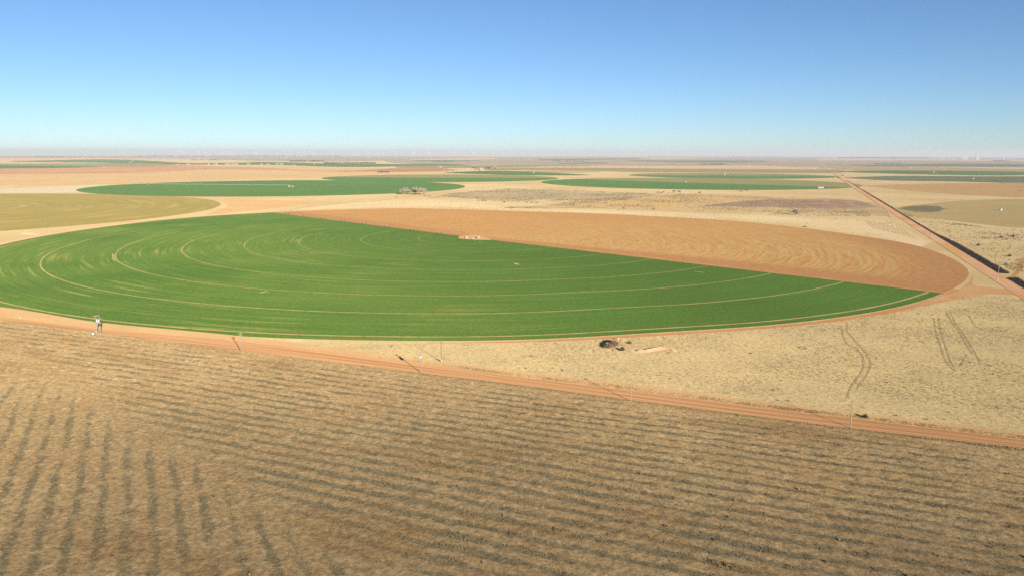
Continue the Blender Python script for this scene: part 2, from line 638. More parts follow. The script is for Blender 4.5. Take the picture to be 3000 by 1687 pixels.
def brown_mask(v):
    d = (v[:, :2] - lineA) @ lnv; s = (v[:, :2] - lineA) @ ldv
    return sstep(280, 470, s) * (0.35 + 0.65 * (1 - sstep(150, 330, d)))


fal = ring_mat('worked_soil', (0.365, 0.200, 0.072), (0.345, 0.184, 0.064), (0.33, 0.228, 0.090), ringw=2.8, arc=50, lo=0.44, hi=0.62,
               soil=RUST, big=170, c4=(0.275, 0.152, 0.054), var=0.18, fine=3.5)
circle_field('fallow_field', MC, R_main, fal, 3, a_end - 2 * np.pi, aL, nr=30, na=240, mask=brown_mask, soil=brown_soil)
# greenish regrowth streaks are part of the same ground; bare headland line along the straight edge
soil_m = field_mat('bare_orange_soil', SOIL, (0.33, 0.16, 0.06), (0.40, 0.24, 0.11), big=25, mid=5, fine=0.8, var=0.12)
sA, sB = lineA + lnv * 1.5, lineB + lnv * 1.5
path_strip('headland_track', [sA, sA + (sB - sA) * 0.25, sA + (sB - sA) * 0.5, sA + (sB - sA) * 0.75, sB], 3.2, soil_m, 5)

# wheel ruts of the pivot towers in the wheat
rut_m = field_mat('rut_soil', (0.32, 0.255, 0.108), (0.29, 0.215, 0.088), GREEN2, big=18, mid=3.5, fine=0.9, c3lo=0.50, c3hi=0.78, var=0.12)
for fr, wd in ((0.982, 1.7), (0.86, 1.15), (0.74, 1.0), (0.622, 0.85), (0.502, 0.7), (0.39, 0.6), (0.255, 0.5), (0.127, 0.45)):
    t = np.linspace(aL + 0.02, a_end - 0.004, 140)
    r = R_main(t) * fr
    pts = np.c_[MC[0] + np.cos(t) * r, MC[1] + np.sin(t) * r]
    # ruts close to the far edge are overgrown: narrower
    k = (pts - MC) @ np.array([-0.25, 0.97]) / 395
    w = wd * 0.92 * (1 - 0.85 * sstep(0.1, 0.5, k))
    path_strip('wheel_track', pts, np.repeat(w, 2)[:(len(pts) - 1) * 2 + 1], rut_m, 4, parent=wheat_o, jitter=0.5, n=2)
# short bare scars
for a, b, w in (((330, 762), (338, 765), 1.2), ((760, 858), (783, 853), 2.2), ((1508, 771), (1518, 776), 2.4), ((2035, 795), (2062, 799), 1.0),
                ((1401, 711), (1412, 711), 2.0), ((1125, 680), (1142, 680), 1.2), ((330, 745), (334, 764), 1.2)):
    pa, pb = G(*a), G(*b)
    path_strip('bare_patch', [pa, (pa + pb) / 2, pb], w, rut_m, 5, parent=wheat_o, jitter=0.5)
# bare pad round the pivot
pad = smooth(GP([(1345, 694), (1362, 691), (1400, 690), (1425, 697), (1440, 703), (1410, 704), (1370, 702), (1345, 699)]), 5, True)
poly_field('pivot_pad', pad, field_mat('pad_soil', (0.34, 0.215, 0.095), (0.36, 0.235, 0.11), (0.30, 0.20, 0.085), big=20, mid=4, fine=0.8, var=0.1), 6)

# ------------------------------------------------------------------ near stubble field (rows bend at a mitre)
RD_AZ = math.radians(113.7)
e_r = np.array([math.sin(RD_AZ), math.cos(RD_AZ)])        # along the road, to the right
n_r = np.array([-0.402, -0.916]); n_r /= np.hypot(*n_r)      # towards the camera
n_r = -np.array([-e_r[1], e_r[0]]) if (-np.array([-e_r[1], e_r[0]])) @ n_r > 0 else np.array([-e_r[1], e_r[0]])
LOW = [(-500, 884), (0, 955), (291, 985), (707, 1028), (1230, 1092), (1500, 1124), (1846, 1171), (2250, 1223), (2493, 1254), (3000, 1312), (3600, 1385)]
gl = GP(LOW)
road0 = gl[4]
n2 = np.array([0.908, 0.418])
mit = GP([(0, 1085), (240, 1130), (430, 1250), (660, 1380), (1000, 1650)])
off2 = float(np.mean((mit - road0) @ n_r - mit @ n2)) - 5.0


def row_s(x, y):
    p = np.stack([x, y], -1)
    s1 = (p - road0) @ n_r; s2 = p @ n2 + off2
    w = (fbm(x / 40, y / 40) - 0.5) * np.where(s2 < s1, 2.0, 2.6)
    return np.minimum(s1, s2) + w, s1, s2


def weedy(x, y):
    """weeds thicken towards the near right; the light falloff is painted in with them"""
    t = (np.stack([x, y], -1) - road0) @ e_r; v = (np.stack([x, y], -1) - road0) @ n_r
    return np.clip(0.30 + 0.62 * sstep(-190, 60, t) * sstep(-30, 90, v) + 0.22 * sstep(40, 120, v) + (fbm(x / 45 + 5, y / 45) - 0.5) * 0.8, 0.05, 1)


def band(x, y):
    """0 straw .. 1 weedy dark row"""
    s, s1, s2 = row_s(x, y)
    left = s2 < s1
    s = s + (fbm(x / 11 + 2, y / 11) - 0.5) * np.where(left, 0.9, 1.2)
    p = np.stack([x, y], -1)
    t = np.where(left, p @ np.array([-0.418, 0.908]), (p - road0) @ e_r)
    b = 0.5 + 0.5 * np.cos(2 * np.pi * s / 5.25)
    stv = fbm(t / 9.0, s / 1.6, 4)
    wd_ = weedy(x, y); v = s1
    thr = np.where(left, 1.0, 0.84) - 0.20 * wd_ - 0.08 * sstep(60, 130, v)
    val = b + (stv - 0.5) * np.where(left, 0.7, 0.9) + (fbm(x / 2.6 + 40, y / 2.6, 3) - 0.5) * 0.95
    near = sstep(0, 20, np.abs(s1 - s2))
    amp = (np.where(left, 0.42, 0.62) + 0.38 * wd_) * (0.45 + 0.55 * near) * (0.72 + 0.28 * sstep(0.30, 0.55, fbm(x / 22 + 9, y / 22 + 3)))
    edge = 0.45 + 0.55 * sstep(1, 14, s1)
    return np.clip(sstep(thr - np.where(left, 0.34, 0.20), thr + 0.24, val) * amp * np.where(left, 1.0, edge), 0, 1)


uu = np.arange(-420, 420, 1.0); vv = np.arange(-1.0, 230, 1.0)
U, VV = np.meshgrid(uu, vv)
X = road0[0] + e_r[0] * U + n_r[0] * VV; Y = road0[1] + e_r[1] * U + n_r[1] * VV
bd = band(X, Y)
relief = 0.16 * (1 - bd) * (fbm(X / 3, Y / 3) * 0.6 + 0.4) + 0.30 * (fbm(X / 2.2, Y / 2.2 + 8, 2) - 0.5) + 0.10
relief *= sstep(0, 3, VV)
Z = gz(X, Y) + 0.008 + relief
S_, S1_, S2_ = row_s(X, Y)
rusty = sstep(0.50, 0.76, fbm(U / 26 + 70, VV / 6 + 20, 4)) * sstep(0.34, 0.58, fbm(X / 60 + 3, Y / 60))
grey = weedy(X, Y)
nv, nu = U.shape
q = np.arange(nv * nu).reshape(nv, nu)
quads = np.stack([q[:-1, :-1], q[1:, :-1], q[1:, 1:], q[:-1, 1:]], -1).reshape(-1, 4)
m = NT('stubble_rows')
p = m.pos(); bnd = m.attr('band').outputs['Fac']; ru = m.attr('rusty').outputs['Fac']
n_a = m.noise(p, 1 / 1.5, 6, 0.78); n_b = m.noise(p, 1 / 30, 3); n_c = m.noise(p, 1 / 1.3, 6, 0.8)
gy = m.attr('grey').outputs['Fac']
bb = m.remap(m.math('ADD', bnd, m.math('MULTIPLY', m.math('SUBTRACT', n_a, 0.5), 1.9)), 0.12, 0.74)
light = m.mix(m.remap(n_b, 0.35, 0.65), (0.372, 0.264, 0.126), (0.345, 0.230, 0.104))
light = m.mix(m.remap(m.noise(p, 1 / 4, 4, 0.65), 0.52, 0.66), light, (0.44, 0.305, 0.15))
dark = m.mix(m.remap(m.noise(p, 1 / 11, 3), 0.4, 0.62), (0.132, 0.115, 0.066), (0.165, 0.134, 0.074))
light = m.mix(m.math('MULTIPLY', gy, 0.50), light, (0.185, 0.138, 0.076))  # darker near right: weeds plus light falloff from the left, put into the colour
col = m.mix(m.math('MULTIPLY', bb, 0.85), light, dark)
col = m.mix(m.math('MULTIPLY', ru, 0.5), col, (0.205, 0.125, 0.052))
v_ = m.remap(n_c, 0.30, 0.70, 0.58, 1.42)
col = m.mix(1.0, col, m.comb(v_, v_, v_), 'MULTIPLY')
m.diffuse(col, n_c, 0.30, 0.9)
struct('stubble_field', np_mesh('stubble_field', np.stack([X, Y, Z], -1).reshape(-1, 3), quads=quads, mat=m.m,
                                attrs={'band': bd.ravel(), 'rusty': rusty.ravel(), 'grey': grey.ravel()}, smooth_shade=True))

# ------------------------------------------------------------------ roads
m = NT('dirt_road')
p = m.pos(); ac = m.attr('across').outputs['Fac']; al = m.attr('along').outputs['Fac']
st = m.noise(m.comb(m.math('MULTIPLY', ac, 7.0), m.math('MULTIPLY', al, 0.007)), 1.0, 4, 0.6)
col = m.mix(m.remap(st, 0.38, 0.62), (0.305, 0.150, 0.060), (0.43, 0.25, 0.125))
edge = m.math('ABSOLUTE', m.math('SUBTRACT', ac, 0.5))
col = m.mix(m.remap(m.math('ADD', edge, m.math('MULTIPLY', m.math('SUBTRACT', m.noise(p, 0.35, 4, 0.7), 0.5), 0.25)), 0.36, 0.5), col, (0.40, 0.235, 0.11))
f = m.noise(p, 1.3, 4, 0.7); v_ = m.remap(f, 0.25, 0.75, 0.90, 1.10)
col = m.mix(1.0, col, m.comb(v_, v_, v_), 'MULTIPLY')
m.diffuse(col, f, 0.05, 0.4)
dirt = m.m
UPP = [(-500, 866), (0, 927), (291, 963), (707, 1000), (1230, 1063), (1500, 1101), (1846, 1142), (2250, 1195), (2493, 1223), (3000, 1287), (3600, 1360)]
VRG = [(-500, 850), (0, 899), (291, 944), (707, 984), (1230, 1050), (1500, 1083), (1846, 1124), (2250, 1176.5), (2493, 1206), (3000, 1267), (3600, 1338)]
ribbon('dirt_road', LOW, UPP, dirt, 5, cross=8)
verge_m = field_mat('road_verge', (0.40, 0.245, 0.115), (0.43, 0.28, 0.135), (0.36, 0.26, 0.12), big=30, mid=4, fine=0.9, var=0.18, bump=0.06, c3lo=0.5, c3hi=0.68)
ribbon('road_verge', UPP, VRG, verge_m, 4, cross=4)
NL = [(2392.5, 472.6), (2414, 486), (2436, 500), (2471, 527.7), (2497.5, 548), (2518, 570), (2564.4, 606), (2585, 617), (2614, 637), (2687, 681), (2745, 717), (2818, 760), (2890.5, 803), (2949, 837), (3000, 870), (3150, 963)]
NR = [(2395, 472.4), (2420, 487), (2446, 506), (2489, 533), (2509, 543), (2529.5, 560), (2578, 595), (2600, 609), (2630, 635), (2700, 674), (2757, 706), (2826, 744), (2900, 784), (2957, 811), (3007, 843), (3160, 937)]
_c = (GP(NL) + GP(NR)) / 2
_k = np.polyfit(_c[:, 1], _c[:, 0], 2, w=1 / np.sqrt(_c[:, 1]))
_y = np.r_[np.linspace(330, 1500, 60), np.linspace(1540, 7000, 60)]
_x = np.polyval(_k, _y); _t = np.c_[2 * _k[0] * _y + _k[1], np.ones(len(_y))]; _t /= np.hypot(*_t.T)[:, None]
_n = np.c_[_t[:, 1], -_t[:, 0]]
ROAD_C = np.c_[_x, _y]; ROAD_W = 9.4
roadR_g = ROAD_C + _n * ROAD_W / 2; roadL_g = ROAD_C - _n * ROAD_W / 2
m = NT('gravel_road')
p = m.pos(); ac = m.attr('across').outputs['Fac']; al = m.attr('along').outputs['Fac']
st = m.noise(m.comb(m.math('MULTIPLY', ac, 6.0), m.math('MULTIPLY', al, 0.01)), 1.0, 4, 0.6)
col = m.mix(m.remap(st, 0.36, 0.64), (0.40, 0.22, 0.115), (0.47, 0.285, 0.165))
col = m.mix(m.remap(m.noise(p, 1 / 90, 2), 0.42, 0.6), col, (0.41, 0.215, 0.09))
f = m.noise(p, 0.7, 4, 0.7); v_ = m.remap(f, 0.25, 0.75, 0.92, 1.08)
col = m.mix(1.0, col, m.comb(v_, v_, v_), 'MULTIPLY')
m.diffuse(col)
ribbon('gravel_road', roadR_g, roadL_g, m.m, 6, cross=6, world=True)

# track round the circle and the yard where it meets the gravel road
def rim(t, k):
    t = np.asarray(t); r = R_main(t) + k
    return np.c_[MC[0] + np.cos(t) * r, MC[1] + np.sin(t) * r]


a_b = math.atan2(G(1250, 1000)[1] - MC[1], G(1250, 1000)[0] - MC[0]) % (2 * np.pi)
tt = np.linspace(a_b, a_end + 0.05, 60)
path_strip('field_track', rim(tt, 3.6), np.r_[np.linspace(0.4, 4.0, 30), np.linspace(4.0, 6.0, 89)], soil_m, 2, jitter=0.25, n=2)
yard = smooth(GP([(2700, 888), (2762, 864), (2800, 856), (2838, 829), (2850, 812), (2853, 835), (2900, 842), (2960, 850), (2992, 862), (2960, 864),
                  (2900, 862), (2840, 872), (2770, 884), (2700, 897)]), 5, True)
poly_field('field_yard', yard, field_mat('yard_soil', (0.40, 0.235, 0.11), (0.37, 0.20, 0.085), (0.42, 0.28, 0.14), big=30, mid=8, fine=1, var=0.1), 3)
# lighter track along the west side
tt = np.linspace(aL + 0.05, aL + 1.5, 60)
path_strip('field_track', rim(tt, 5.5), 6.0, field_mat('pale_track', (0.45, 0.29, 0.15), (0.47, 0.33, 0.19), (0.42, 0.26, 0.12), big=60, mid=9, fine=1.5, var=0.1), 2, jitter=0.3, n=2)

# ------------------------------------------------------------------ pasture between circle and road
past_m = field_mat('bunchgrass_pasture', (0.375, 0.29, 0.148), (0.42, 0.32, 0.155), (0.31, 0.225, 0.12), big=30, mid=14, fine=1.6, var=0.26, bump=0.16, c3lo=0.55, c3hi=0.72)
tb = np.linspace(a_b - 0.25, a_end + 0.02, 60)
upper = rim(tb, 6.0)
lower = smooth(GP(VRG[4:]), 4)
past = np.concatenate([upper, GP([(2800, 862), (2900, 866), (2992, 866), (3100, 925), (3400, 1100)]), lower[::-1]])
poly_field('pasture', past, past_m, 1, maxedge=60)

# tyre ruts pressed into the grass
rut2 = field_mat('grass_rut', (0.225, 0.168, 0.085), (0.25, 0.185, 0.092), (0.38, 0.285, 0.135), big=10, mid=2.2, fine=0.7, c3lo=0.48, c3hi=0.62, var=0.2)
Z4 = lambda L_: GP([(2250 + u / 3.435, 900 + v / 3.435) for u, v in L_])
for ln in ([(740, 190), (750, 270), (800, 370), (880, 415), (950, 490), (965, 570), (930, 660), (870, 740), (820, 830), (795, 910)],
           [(800, 170), (800, 240), (870, 330), (960, 430), (1020, 520), (1030, 590), (990, 680), (930, 760), (880, 850)],
           [(1670, 110), (1690, 250), (1740, 400), (1790, 540), (1880, 640)], [(1715, 110), (1740, 240), (1790, 400), (1840, 550), (1890, 620)],
           [(1790, 40), (1850, 140), (1930, 260), (2000, 380), (2060, 470)], [(1830, 40), (1885, 150), (1965, 265), (2040, 380), (2130, 540)],
           [(2020, 80), (2090, 190), (2170, 230)], [(2000, 470), (1960, 540), (1920, 600)]):
    path_strip('tyre_rut', Z4(ln), 0.75, rut2, 3, jitter=0.9, n=10)

# ------------------------------------------------------------------ other crop circles
def circ(pxs):
    return fit_circle(GP(pxs))


olive_m = ring_mat('olive_crop', (0.235, 0.185, 0.056), (0.215, 0.175, 0.05), (0.30, 0.215, 0.075), ringw=14, arc=120, lo=0.48, hi=0.68, var=0.12, fine=2.5, big=150)
c, r = circ([(440, 573), (560, 583), (640, 593), (660, 602), (640, 613), (560, 625), (436, 640), (291, 655), (0, 677), (0, 568)])
circle_field('crop_field', c, r, olive_m, 3, na=160, nr=14)
wheat_far = ring_mat('far_wheat', (0.060, 0.128, 0.030), (0.068, 0.138, 0.032), (0.085, 0.138, 0.036), ringw=12, arc=200, lo=0.5, hi=0.75, var=0.08, fine=5, big=250)
olive_far = ring_mat('far_olive', (0.17, 0.16, 0.062), (0.19, 0.165, 0.062), (0.21, 0.175, 0.075), ringw=12, arc=200, lo=0.5, hi=0.75, var=0.08, fine=5, big=250)
brown_far = ring_mat('far_worked_soil', (0.34, 0.205, 0.082), (0.315, 0.195, 0.075), (0.35, 0.225, 0.095), ringw=16, arc=200, lo=0.5, hi=0.75, var=0.08, fine=5, big=250)
c3_, r3_ = circ([(273, 555), (400, 540), (560, 533), (750, 528.5), (950, 530), (1200, 536), (1348, 552), (1260, 564), (1100, 572), (800, 577.5), (600, 577), (400, 570)])
circle_field('wheat_field', c3_, r3_, wheat_far, 5, na=160)
c, r = circ([(930, 521), (1000, 518), (1150, 513), (1600, 526), (1560, 531), (1350, 535), (1130, 533.5), (1000, 526)])
circle_field('crop_field', c, r, olive_far, 3)
circle_field('wheat_field', c, r, wheat_far, 4, math.radians(172), math.radians(360))
c, r = circ([(1587, 534), (1680, 526), (1900, 522), (2300, 527), (2487, 545), (2400, 553), (2200, 559), (2030, 558), (1800, 551), (1650, 542)])
circle_field('crop_field', c, r, olive_far, 4)
a_l = math.atan2(*(G(1690, 525.5) - c)[::-1]); a_r = math.atan2(*(G(2440, 549) - c)[::-1])
circle_field('wheat_field', c, r, wheat_far, 5, a_l % (2 * math.pi), a_r % (2 * math.pi) + (2 * math.pi if a_r % (2 * math.pi) < a_l % (2 * math.pi) else 0))
c, r = circ([(1840, 515), (1950, 510), (2150, 507.5), (2442, 519), (2350, 523.5), (2150, 525), (1950, 521)])
circle_field('crop_field', c, r, olive_far, 3)
circle_field('wheat_field', c, r, wheat_far, 4, math.radians(178), math.radians(357))
F = lambda n, a, b, c_, **k: field_mat(n, a, b, c_, **{**dict(big=400, mid=120, fine=25, var=0.06), **k})
fg = F('strip_green', GREEN, (0.066, 0.13, 0.034), (0.085, 0.13, 0.042)); fo = F('strip_olive', (0.18, 0.165, 0.07), (0.205, 0.165, 0.068), (0.15, 0.15, 0.06))
fr = F('strip_red', (0.33, 0.175, 0.085), (0.36, 0.20, 0.10), (0.30, 0.155, 0.075)); ft = F('strip_tan', (0.395, 0.27, 0.13), (0.375, 0.25, 0.112), (0.42, 0.295, 0.15))
fp = F('strip_peach', (0.41, 0.285, 0.165), (0.39, 0.26, 0.145), (0.37, 0.25, 0.14)); fm = F('strip_mauve', (0.25, 0.19, 0.13), (0.22, 0.175, 0.12), (0.30, 0.225, 0.145))
fd = F('strip_darkgreen', (0.075, 0.105, 0.05), (0.10, 0.11, 0.055), (0.13, 0.12, 0.06)); fs = F('strip_sand', (0.40, 0.33, 0.215), (0.42, 0.34, 0.22), (0.38, 0.30, 0.19))
fb = F('strip_brown', (0.29, 0.20, 0.095), (0.27, 0.19, 0.09), (0.24, 0.18, 0.085)); frd = F('strip_darkred', (0.27, 0.125, 0.06), (0.30, 0.15, 0.07), (0.25, 0.12, 0.06))
for nm, mt, L, rows in (
    ('plain_strip', fm, 1, [(-300, 456.5, 464), (250, 457.5, 464), (500, 457.5, 466), (900, 458.5, 474), (1200, 459, 470)]),
    ('plain_strip', fm, 1, [(1180, 460, 480), (1480, 460.5, 484), (1700, 460, 486), (2000, 461, 487), (2400, 460.5, 490), (3300, 463, 486)]),
    ('fallow_strip', fp, 2, [(-300, 464, 471), (0, 464, 471), (160, 466, 470), (330, 465, 468), (600, 466, 468.5)]),
    ('wheat_strip', fg, 2, [(45, 473, 475), (160, 470.5, 476.5), (300, 468, 478), (420, 471.5, 482), (530, 478, 480)]),
    ('wheat_strip', fg, 2, [(500, 480, 482), (700, 478, 484), (800, 476, 484.5), (1000, 481, 490), (1200, 481.5, 488), (1270, 481, 486.5), (1370, 484, 486)]),
    ('crop_strip', fo, 2, [(1180, 487.5, 493), (1350, 485.5, 493.5), (1600, 484, 490.5), (1720, 486, 488)]),
    ('fallow_strip', fp, 3, [(125, 477.5, 478.5), (160, 476, 479.5), (195, 477, 478)]),
    ('crop_strip', fo, 2, [(-300, 480, 485), (0, 480, 485), (200, 480, 489), (400, 479, 489.5), (520, 482, 484)]),
    ('wheat_strip', fg, 3, [(-300, 483, 497), (0, 485, 495), (150, 487, 493.5), (230, 488, 492), (300, 490, 490.8)]),
    ('fallow_strip', fr, 2, [(-300, 497, 514), (0, 495.5, 511.5), (300, 491.5, 509), (400, 488.5, 507), (560, 484.5, 500.5), (650, 486.5, 497.8), (800, 491, 500), (880, 493, 501), (1010, 498, 503)]),
    ('fallow_strip', ft, 3, [(560, 485, 487), (800, 488, 493.5), (900, 489.5, 500), (1050, 493, 500), (1130, 494, 496)]),
    ('fallow_strip', frd, 3, [(990, 503, 503.6), (1080, 498.5, 504), (1150, 494.5, 505), (1250, 494, 504), (1300, 494, 502.5), (1335, 499, 501)]),
    ('fallow_strip', ft, 2, [(-300, 514, 549), (0, 512.5, 545), (270, 510, 541), (560, 501.5, 531), (700, 498.5, 526.5), (900, 502, 521), (1050, 505, 515), (1180, 511, 512.5)]),
    ('sand_flat', fs, 3, [(-300, 560, 566), (0, 553, 567), (200, 545, 566), (300, 541.5, 557)]),
    ('wheat_strip', fg, 3, [(1300, 506.5, 507), (1400, 502.5, 511), (1500, 502.5, 514), (1600, 506, 515), (1720, 513, 514.5)]),
    ('fallow_strip', fp, 2, [(1380, 498, 499), (1560, 489.5, 492), (1700, 487.5, 492.5), (2000, 487, 495), (2200, 486, 496), (2400, 493, 498), (2440, 495, 497)]),
    ('crop_strip', fo, 2, [(1450, 494, 500), (1600, 492.5, 499.5), (1800, 493.5, 503.5), (2000, 495.5, 506), (2200, 496.5, 507), (2440, 498.5, 508)]),
    ('fallow_strip', fr, 2, [(1560, 501, 508), (1650, 501, 507), (1750, 504, 506)]),
    ('wheat_strip', fd, 2, [(1650, 479, 481), (1750, 477, 480), (1795, 479, 479.6)]),
    ('wheat_strip', fd, 2, [(1590, 467.5, 471), (1700, 466.5, 470), (1850, 464.5, 467.5), (1960, 465, 466)]),
    ('wheat_strip', fd, 2, [(1850, 471, 473.5), (2000, 471.5, 476.5), (2170, 471, 477), (2260, 474, 475)]),
    ('fallow_strip', fr, 3, [(1785, 478.5, 480), (1850, 477.5, 481.5), (1950, 477.8, 480)]),
    ('fallow_strip', fp, 3, [(1190, 467.5, 468.5), (1260, 466.5, 470), (1400, 464, 469), (1460, 465, 466)]),
    ('fallow_strip', fp, 3, [(1880, 464.5, 466), (1950, 462.8, 467.5), (2030, 463.5, 466)]),
    ('wheat_strip', fd, 3, [(1220, 471.5, 473), (1300, 470.5, 474), (1400, 471.5, 473)]),
    ('fallow_strip', ft, 3, [(690, 474, 475), (760, 472, 476), (860, 473.5, 477), (950, 475.5, 477)]),
    ('wheat_strip', fd, 3, [(2500, 484, 486), (2600, 483, 488.5), (2800, 480.5, 489.5), (3000, 482, 491), (3300, 484, 494)]),
    ('crop_strip', fb, 2, [(2425, 490, 498), (2600, 490, 500), (2800, 491.5, 502), (3000, 497, 503), (3300, 501, 505)]),
    ('wheat_strip', fg, 3, [(2452, 502.8, 503.4), (2550, 500.5, 508), (2750, 501, 513), (2900, 502.5, 515), (3000, 504, 514), (3300, 509, 511)]),
    ('crop_strip', fd, 3, [(2472, 521.5, 522.5), (2600, 517, 529.5), (2750, 517, 532), (2900, 518, 535), (3000, 518, 537), (3300, 522, 535)]),
    ('fallow_strip', fp, 3, [(2420, 465.5, 471), (2700, 466.5, 471.5), (3000, 469, 474), (3300, 471, 476)]),
    ('fallow_strip', brown_far, 3, [(2528, 545, 546), (2650, 540.5, 558), (2760, 538.5, 567), (2900, 537, 575), (3000, 536, 579), (3300, 540, 572)]),
    ('crop_strip', F('olive_stubble', (0.30, 0.22, 0.092), (0.275, 0.205, 0.085), (0.33, 0.245, 0.11), big=120, mid=30, fine=5, var=0.12), 3, [(2620, 610, 611), (2660, 604, 629), (2700, 600, 638), (2800, 590, 648), (2900, 585.5, 660), (3000, 584, 668), (3300, 590, 670)]),
    ('weedy_patch', F('weed_dark', (0.125, 0.11, 0.06), (0.105, 0.10, 0.055), (0.16, 0.13, 0.07), big=40, mid=10, fine=2.5, var=0.15, under=(0.28, 0.20, 0.095), soft=0.8), 5, [(2636, 611, 613), (2670, 602, 622), (2720, 600, 626), (2750, 603, 623), (2764, 610, 615)]),
    ('plain_strip', F('brown_scrub', (0.27, 0.195, 0.10), (0.33, 0.245, 0.12), (0.21, 0.15, 0.08), big=70, mid=18, fine=4, var=0.16, under=(0.42, 0.315, 0.16)), 1, [(1500, 606, 611), (1700, 598, 613), (1800, 592, 616), (2000, 578, 623), (2300, 577, 632), (2560, 590, 640), (2610, 636, 640)]),
    ('golden_grass', F('golden_grass', (0.42, 0.275, 0.105), (0.38, 0.255, 0.10), (0.31, 0.225, 0.11), big=90, mid=18, fine=4, var=0.14, c3lo=0.48, c3hi=0.64, under=(0.36, 0.27, 0.14)), 2,
     [(1580, 602, 606), (1700, 588, 609), (1850, 575, 615), (2000, 568, 622), (2150, 570, 626), (2260, 577, 620), (2330, 590, 600)]),
    ('bare_flat', F('pale_scrub', (0.40, 0.31, 0.17), (0.38, 0.29, 0.155), (0.34, 0.25, 0.13), big=60, mid=14, fine=4, var=0.14, under=(0.38, 0.255, 0.10)), 3,
     [(1975, 596, 599), (2060, 590, 607), (2200, 583, 615), (2350, 580, 618), (2450, 585, 610)]),
    ('dry_lakebed', F('lakebed', (0.245, 0.16, 0.105), (0.20, 0.125, 0.085), (0.33, 0.235, 0.14), big=60, mid=22, fine=4, var=0.16, c3lo=0.5, c3hi=0.66, under=(0.36, 0.265, 0.135)), 4,
     [(2060, 603, 606), (2180, 588, 612), (2300, 579, 616), (2420, 581, 618), (2500, 585, 618), (2560, 600, 610)]),
    ('scrub_flat', F('grey_scrub', (0.30, 0.235, 0.13), (0.34, 0.26, 0.13), (0.23, 0.185, 0.105), big=60, mid=14, fine=4, var=0.16, c3lo=0.46, c3hi=0.62, under=(0.42, 0.315, 0.16)), 2,
     [(1260, 578, 580), (1340, 563, 585), (1480, 552, 592), (1650, 556, 596), (1800, 562, 590), (1900, 566, 578)]),
    ('pale_stubble', F('pale_stubble', PALE, (0.45, 0.345, 0.185), (0.42, 0.31, 0.155), big=120, mid=25, fine=3, var=0.1, under=(0.42, 0.315, 0.16)), 1,
     [(780, 621, 622), (1000, 597, 613), (1250, 584, 610), (1500, 606, 618), (1800, 617, 630), (2050, 625, 641), (2260, 632, 656), (2520, 640, 692), (2600, 648, 712), (2680, 684, 728)]),
):
    strip_field(nm, rows, mt, L)
# cloddy corner west of the circle
poly_field('worked_corner', smooth(GP([(655, 583), (760, 586), (900, 590), (960, 594), (860, 604), (780, 613), (690, 622), (600, 630), (655, 612), (668, 602)]), 4, True),
           F('cloddy_soil', (0.43, 0.28, 0.13), (0.41, 0.255, 0.115), (0.35, 0.22, 0.10), big=60, mid=10, fine=2.5, var=0.14), 2)
# faint farm tracks
trk = field_mat('farm_track', (0.36, 0.25, 0.12), (0.40, 0.28, 0.14), (0.33, 0.22, 0.10), big=40, mid=9, fine=2, var=0.1)
for ln, w in (([(800, 622), (900, 607), (1000, 597), (1100, 589), (1180, 578), (1300, 566), (1420, 548), (1560, 536)], 5.0),
              ([(0, 544.5), (200, 541), (400, 537.5), (600, 532)], 6.0), ([(0, 552.5), (150, 546), (300, 541.5)], 5.0)):
    path_strip('farm_track', GP(ln), w, trk, 4, jitter=0.4)
for i in range(9):
    path_strip('stubble_row', GP([(2535 + i * 13, 645 + i * 3), (2548 + i * 14, 658 + i * 3.2), (2563 + i * 15, 671 + i * 3.5)]), 1.4, field_mat('stubble_row', (0.33, 0.25, 0.13), (0.36, 0.27, 0.14), (0.42, 0.31, 0.155), big=30, mid=5, fine=1.5, var=0.1, c3lo=0.45, c3hi=0.6), 4, jitter=0.8)
drv = smooth(GP([(2957, 812), (2966, 806), (2980, 790), (2985, 775), (2990, 762), (3010, 752), (3010, 762), (2997, 775), (2995, 790), (2984, 803), (2972, 815), (2962, 818)]), 4, True)
poly_field('driveway', drv, soil_m, 4)
# ================================================================== GROUND COVER (real clumps)
def shade(n, base, spread=0.18):
    k = 1 + spread * rng.standard_normal(n)
    return np.array(base)[None] * np.clip(k, 0.5, 1.6)[:, None]


# foreground rows: weeds thick in the dark rows, thin straw between
fp_poly = np.array([road0 + e_r * u + n_r * v for u, v in ((-400, 0.5), (330, 0.5), (330, 175), (120, 230), (-140, 205), (-400, 140))])
pts = scatter(fp_poly, 520000)
cd = np.hypot(pts[:, 0], pts[:, 1])
az = np.arctan2(pts[:, 0], pts[:, 1])
pts = pts[(np.abs(az) < math.radians(40)) & (pts[:, 1] > 118)]
b_ = band(pts[:, 0], pts[:, 1])
clump = fbm(pts[:, 0] / 3.2 + 50, pts[:, 1] / 3.2)
keep = rng.random(len(pts)) < np.clip(0.72 * b_ * (0.35 + 1.1 * sstep(0.3, 0.6, clump)), 0, 1)
wd = pts[keep]; n = len(wd)
s_ = (wd - road0) @ n_r
zz = lambda q: gz(q[:, 0], q[:, 1]) + 0.008 + 0.06
cw = shade(n, (0.185, 0.162, 0.088), 0.25)
tan_ = rng.random(n) < 0.3
cw[tan_] = shade(int(tan_.sum()), (0.26, 0.19, 0.095))
tufts('weed_rows', wd, 0.22 + 0.24 * rng.random(n), 0.12 + 0.22 * rng.random(n), cw, 4, 'grey-green dead weeds standing in the stubble rows beside the dirt road', 'weeds', z0=zz(wd))
keep2 = (~keep) & (rng.random(len(pts)) < 0.34 * (0.3 + 1.2 * sstep(0.42, 0.62, fbm(pts[:, 0] / 6, pts[:, 1] / 6 + 31))) * sstep(-260, 60, (pts - road0) @ e_r + 60))
st = pts[keep2]; n = len(st)
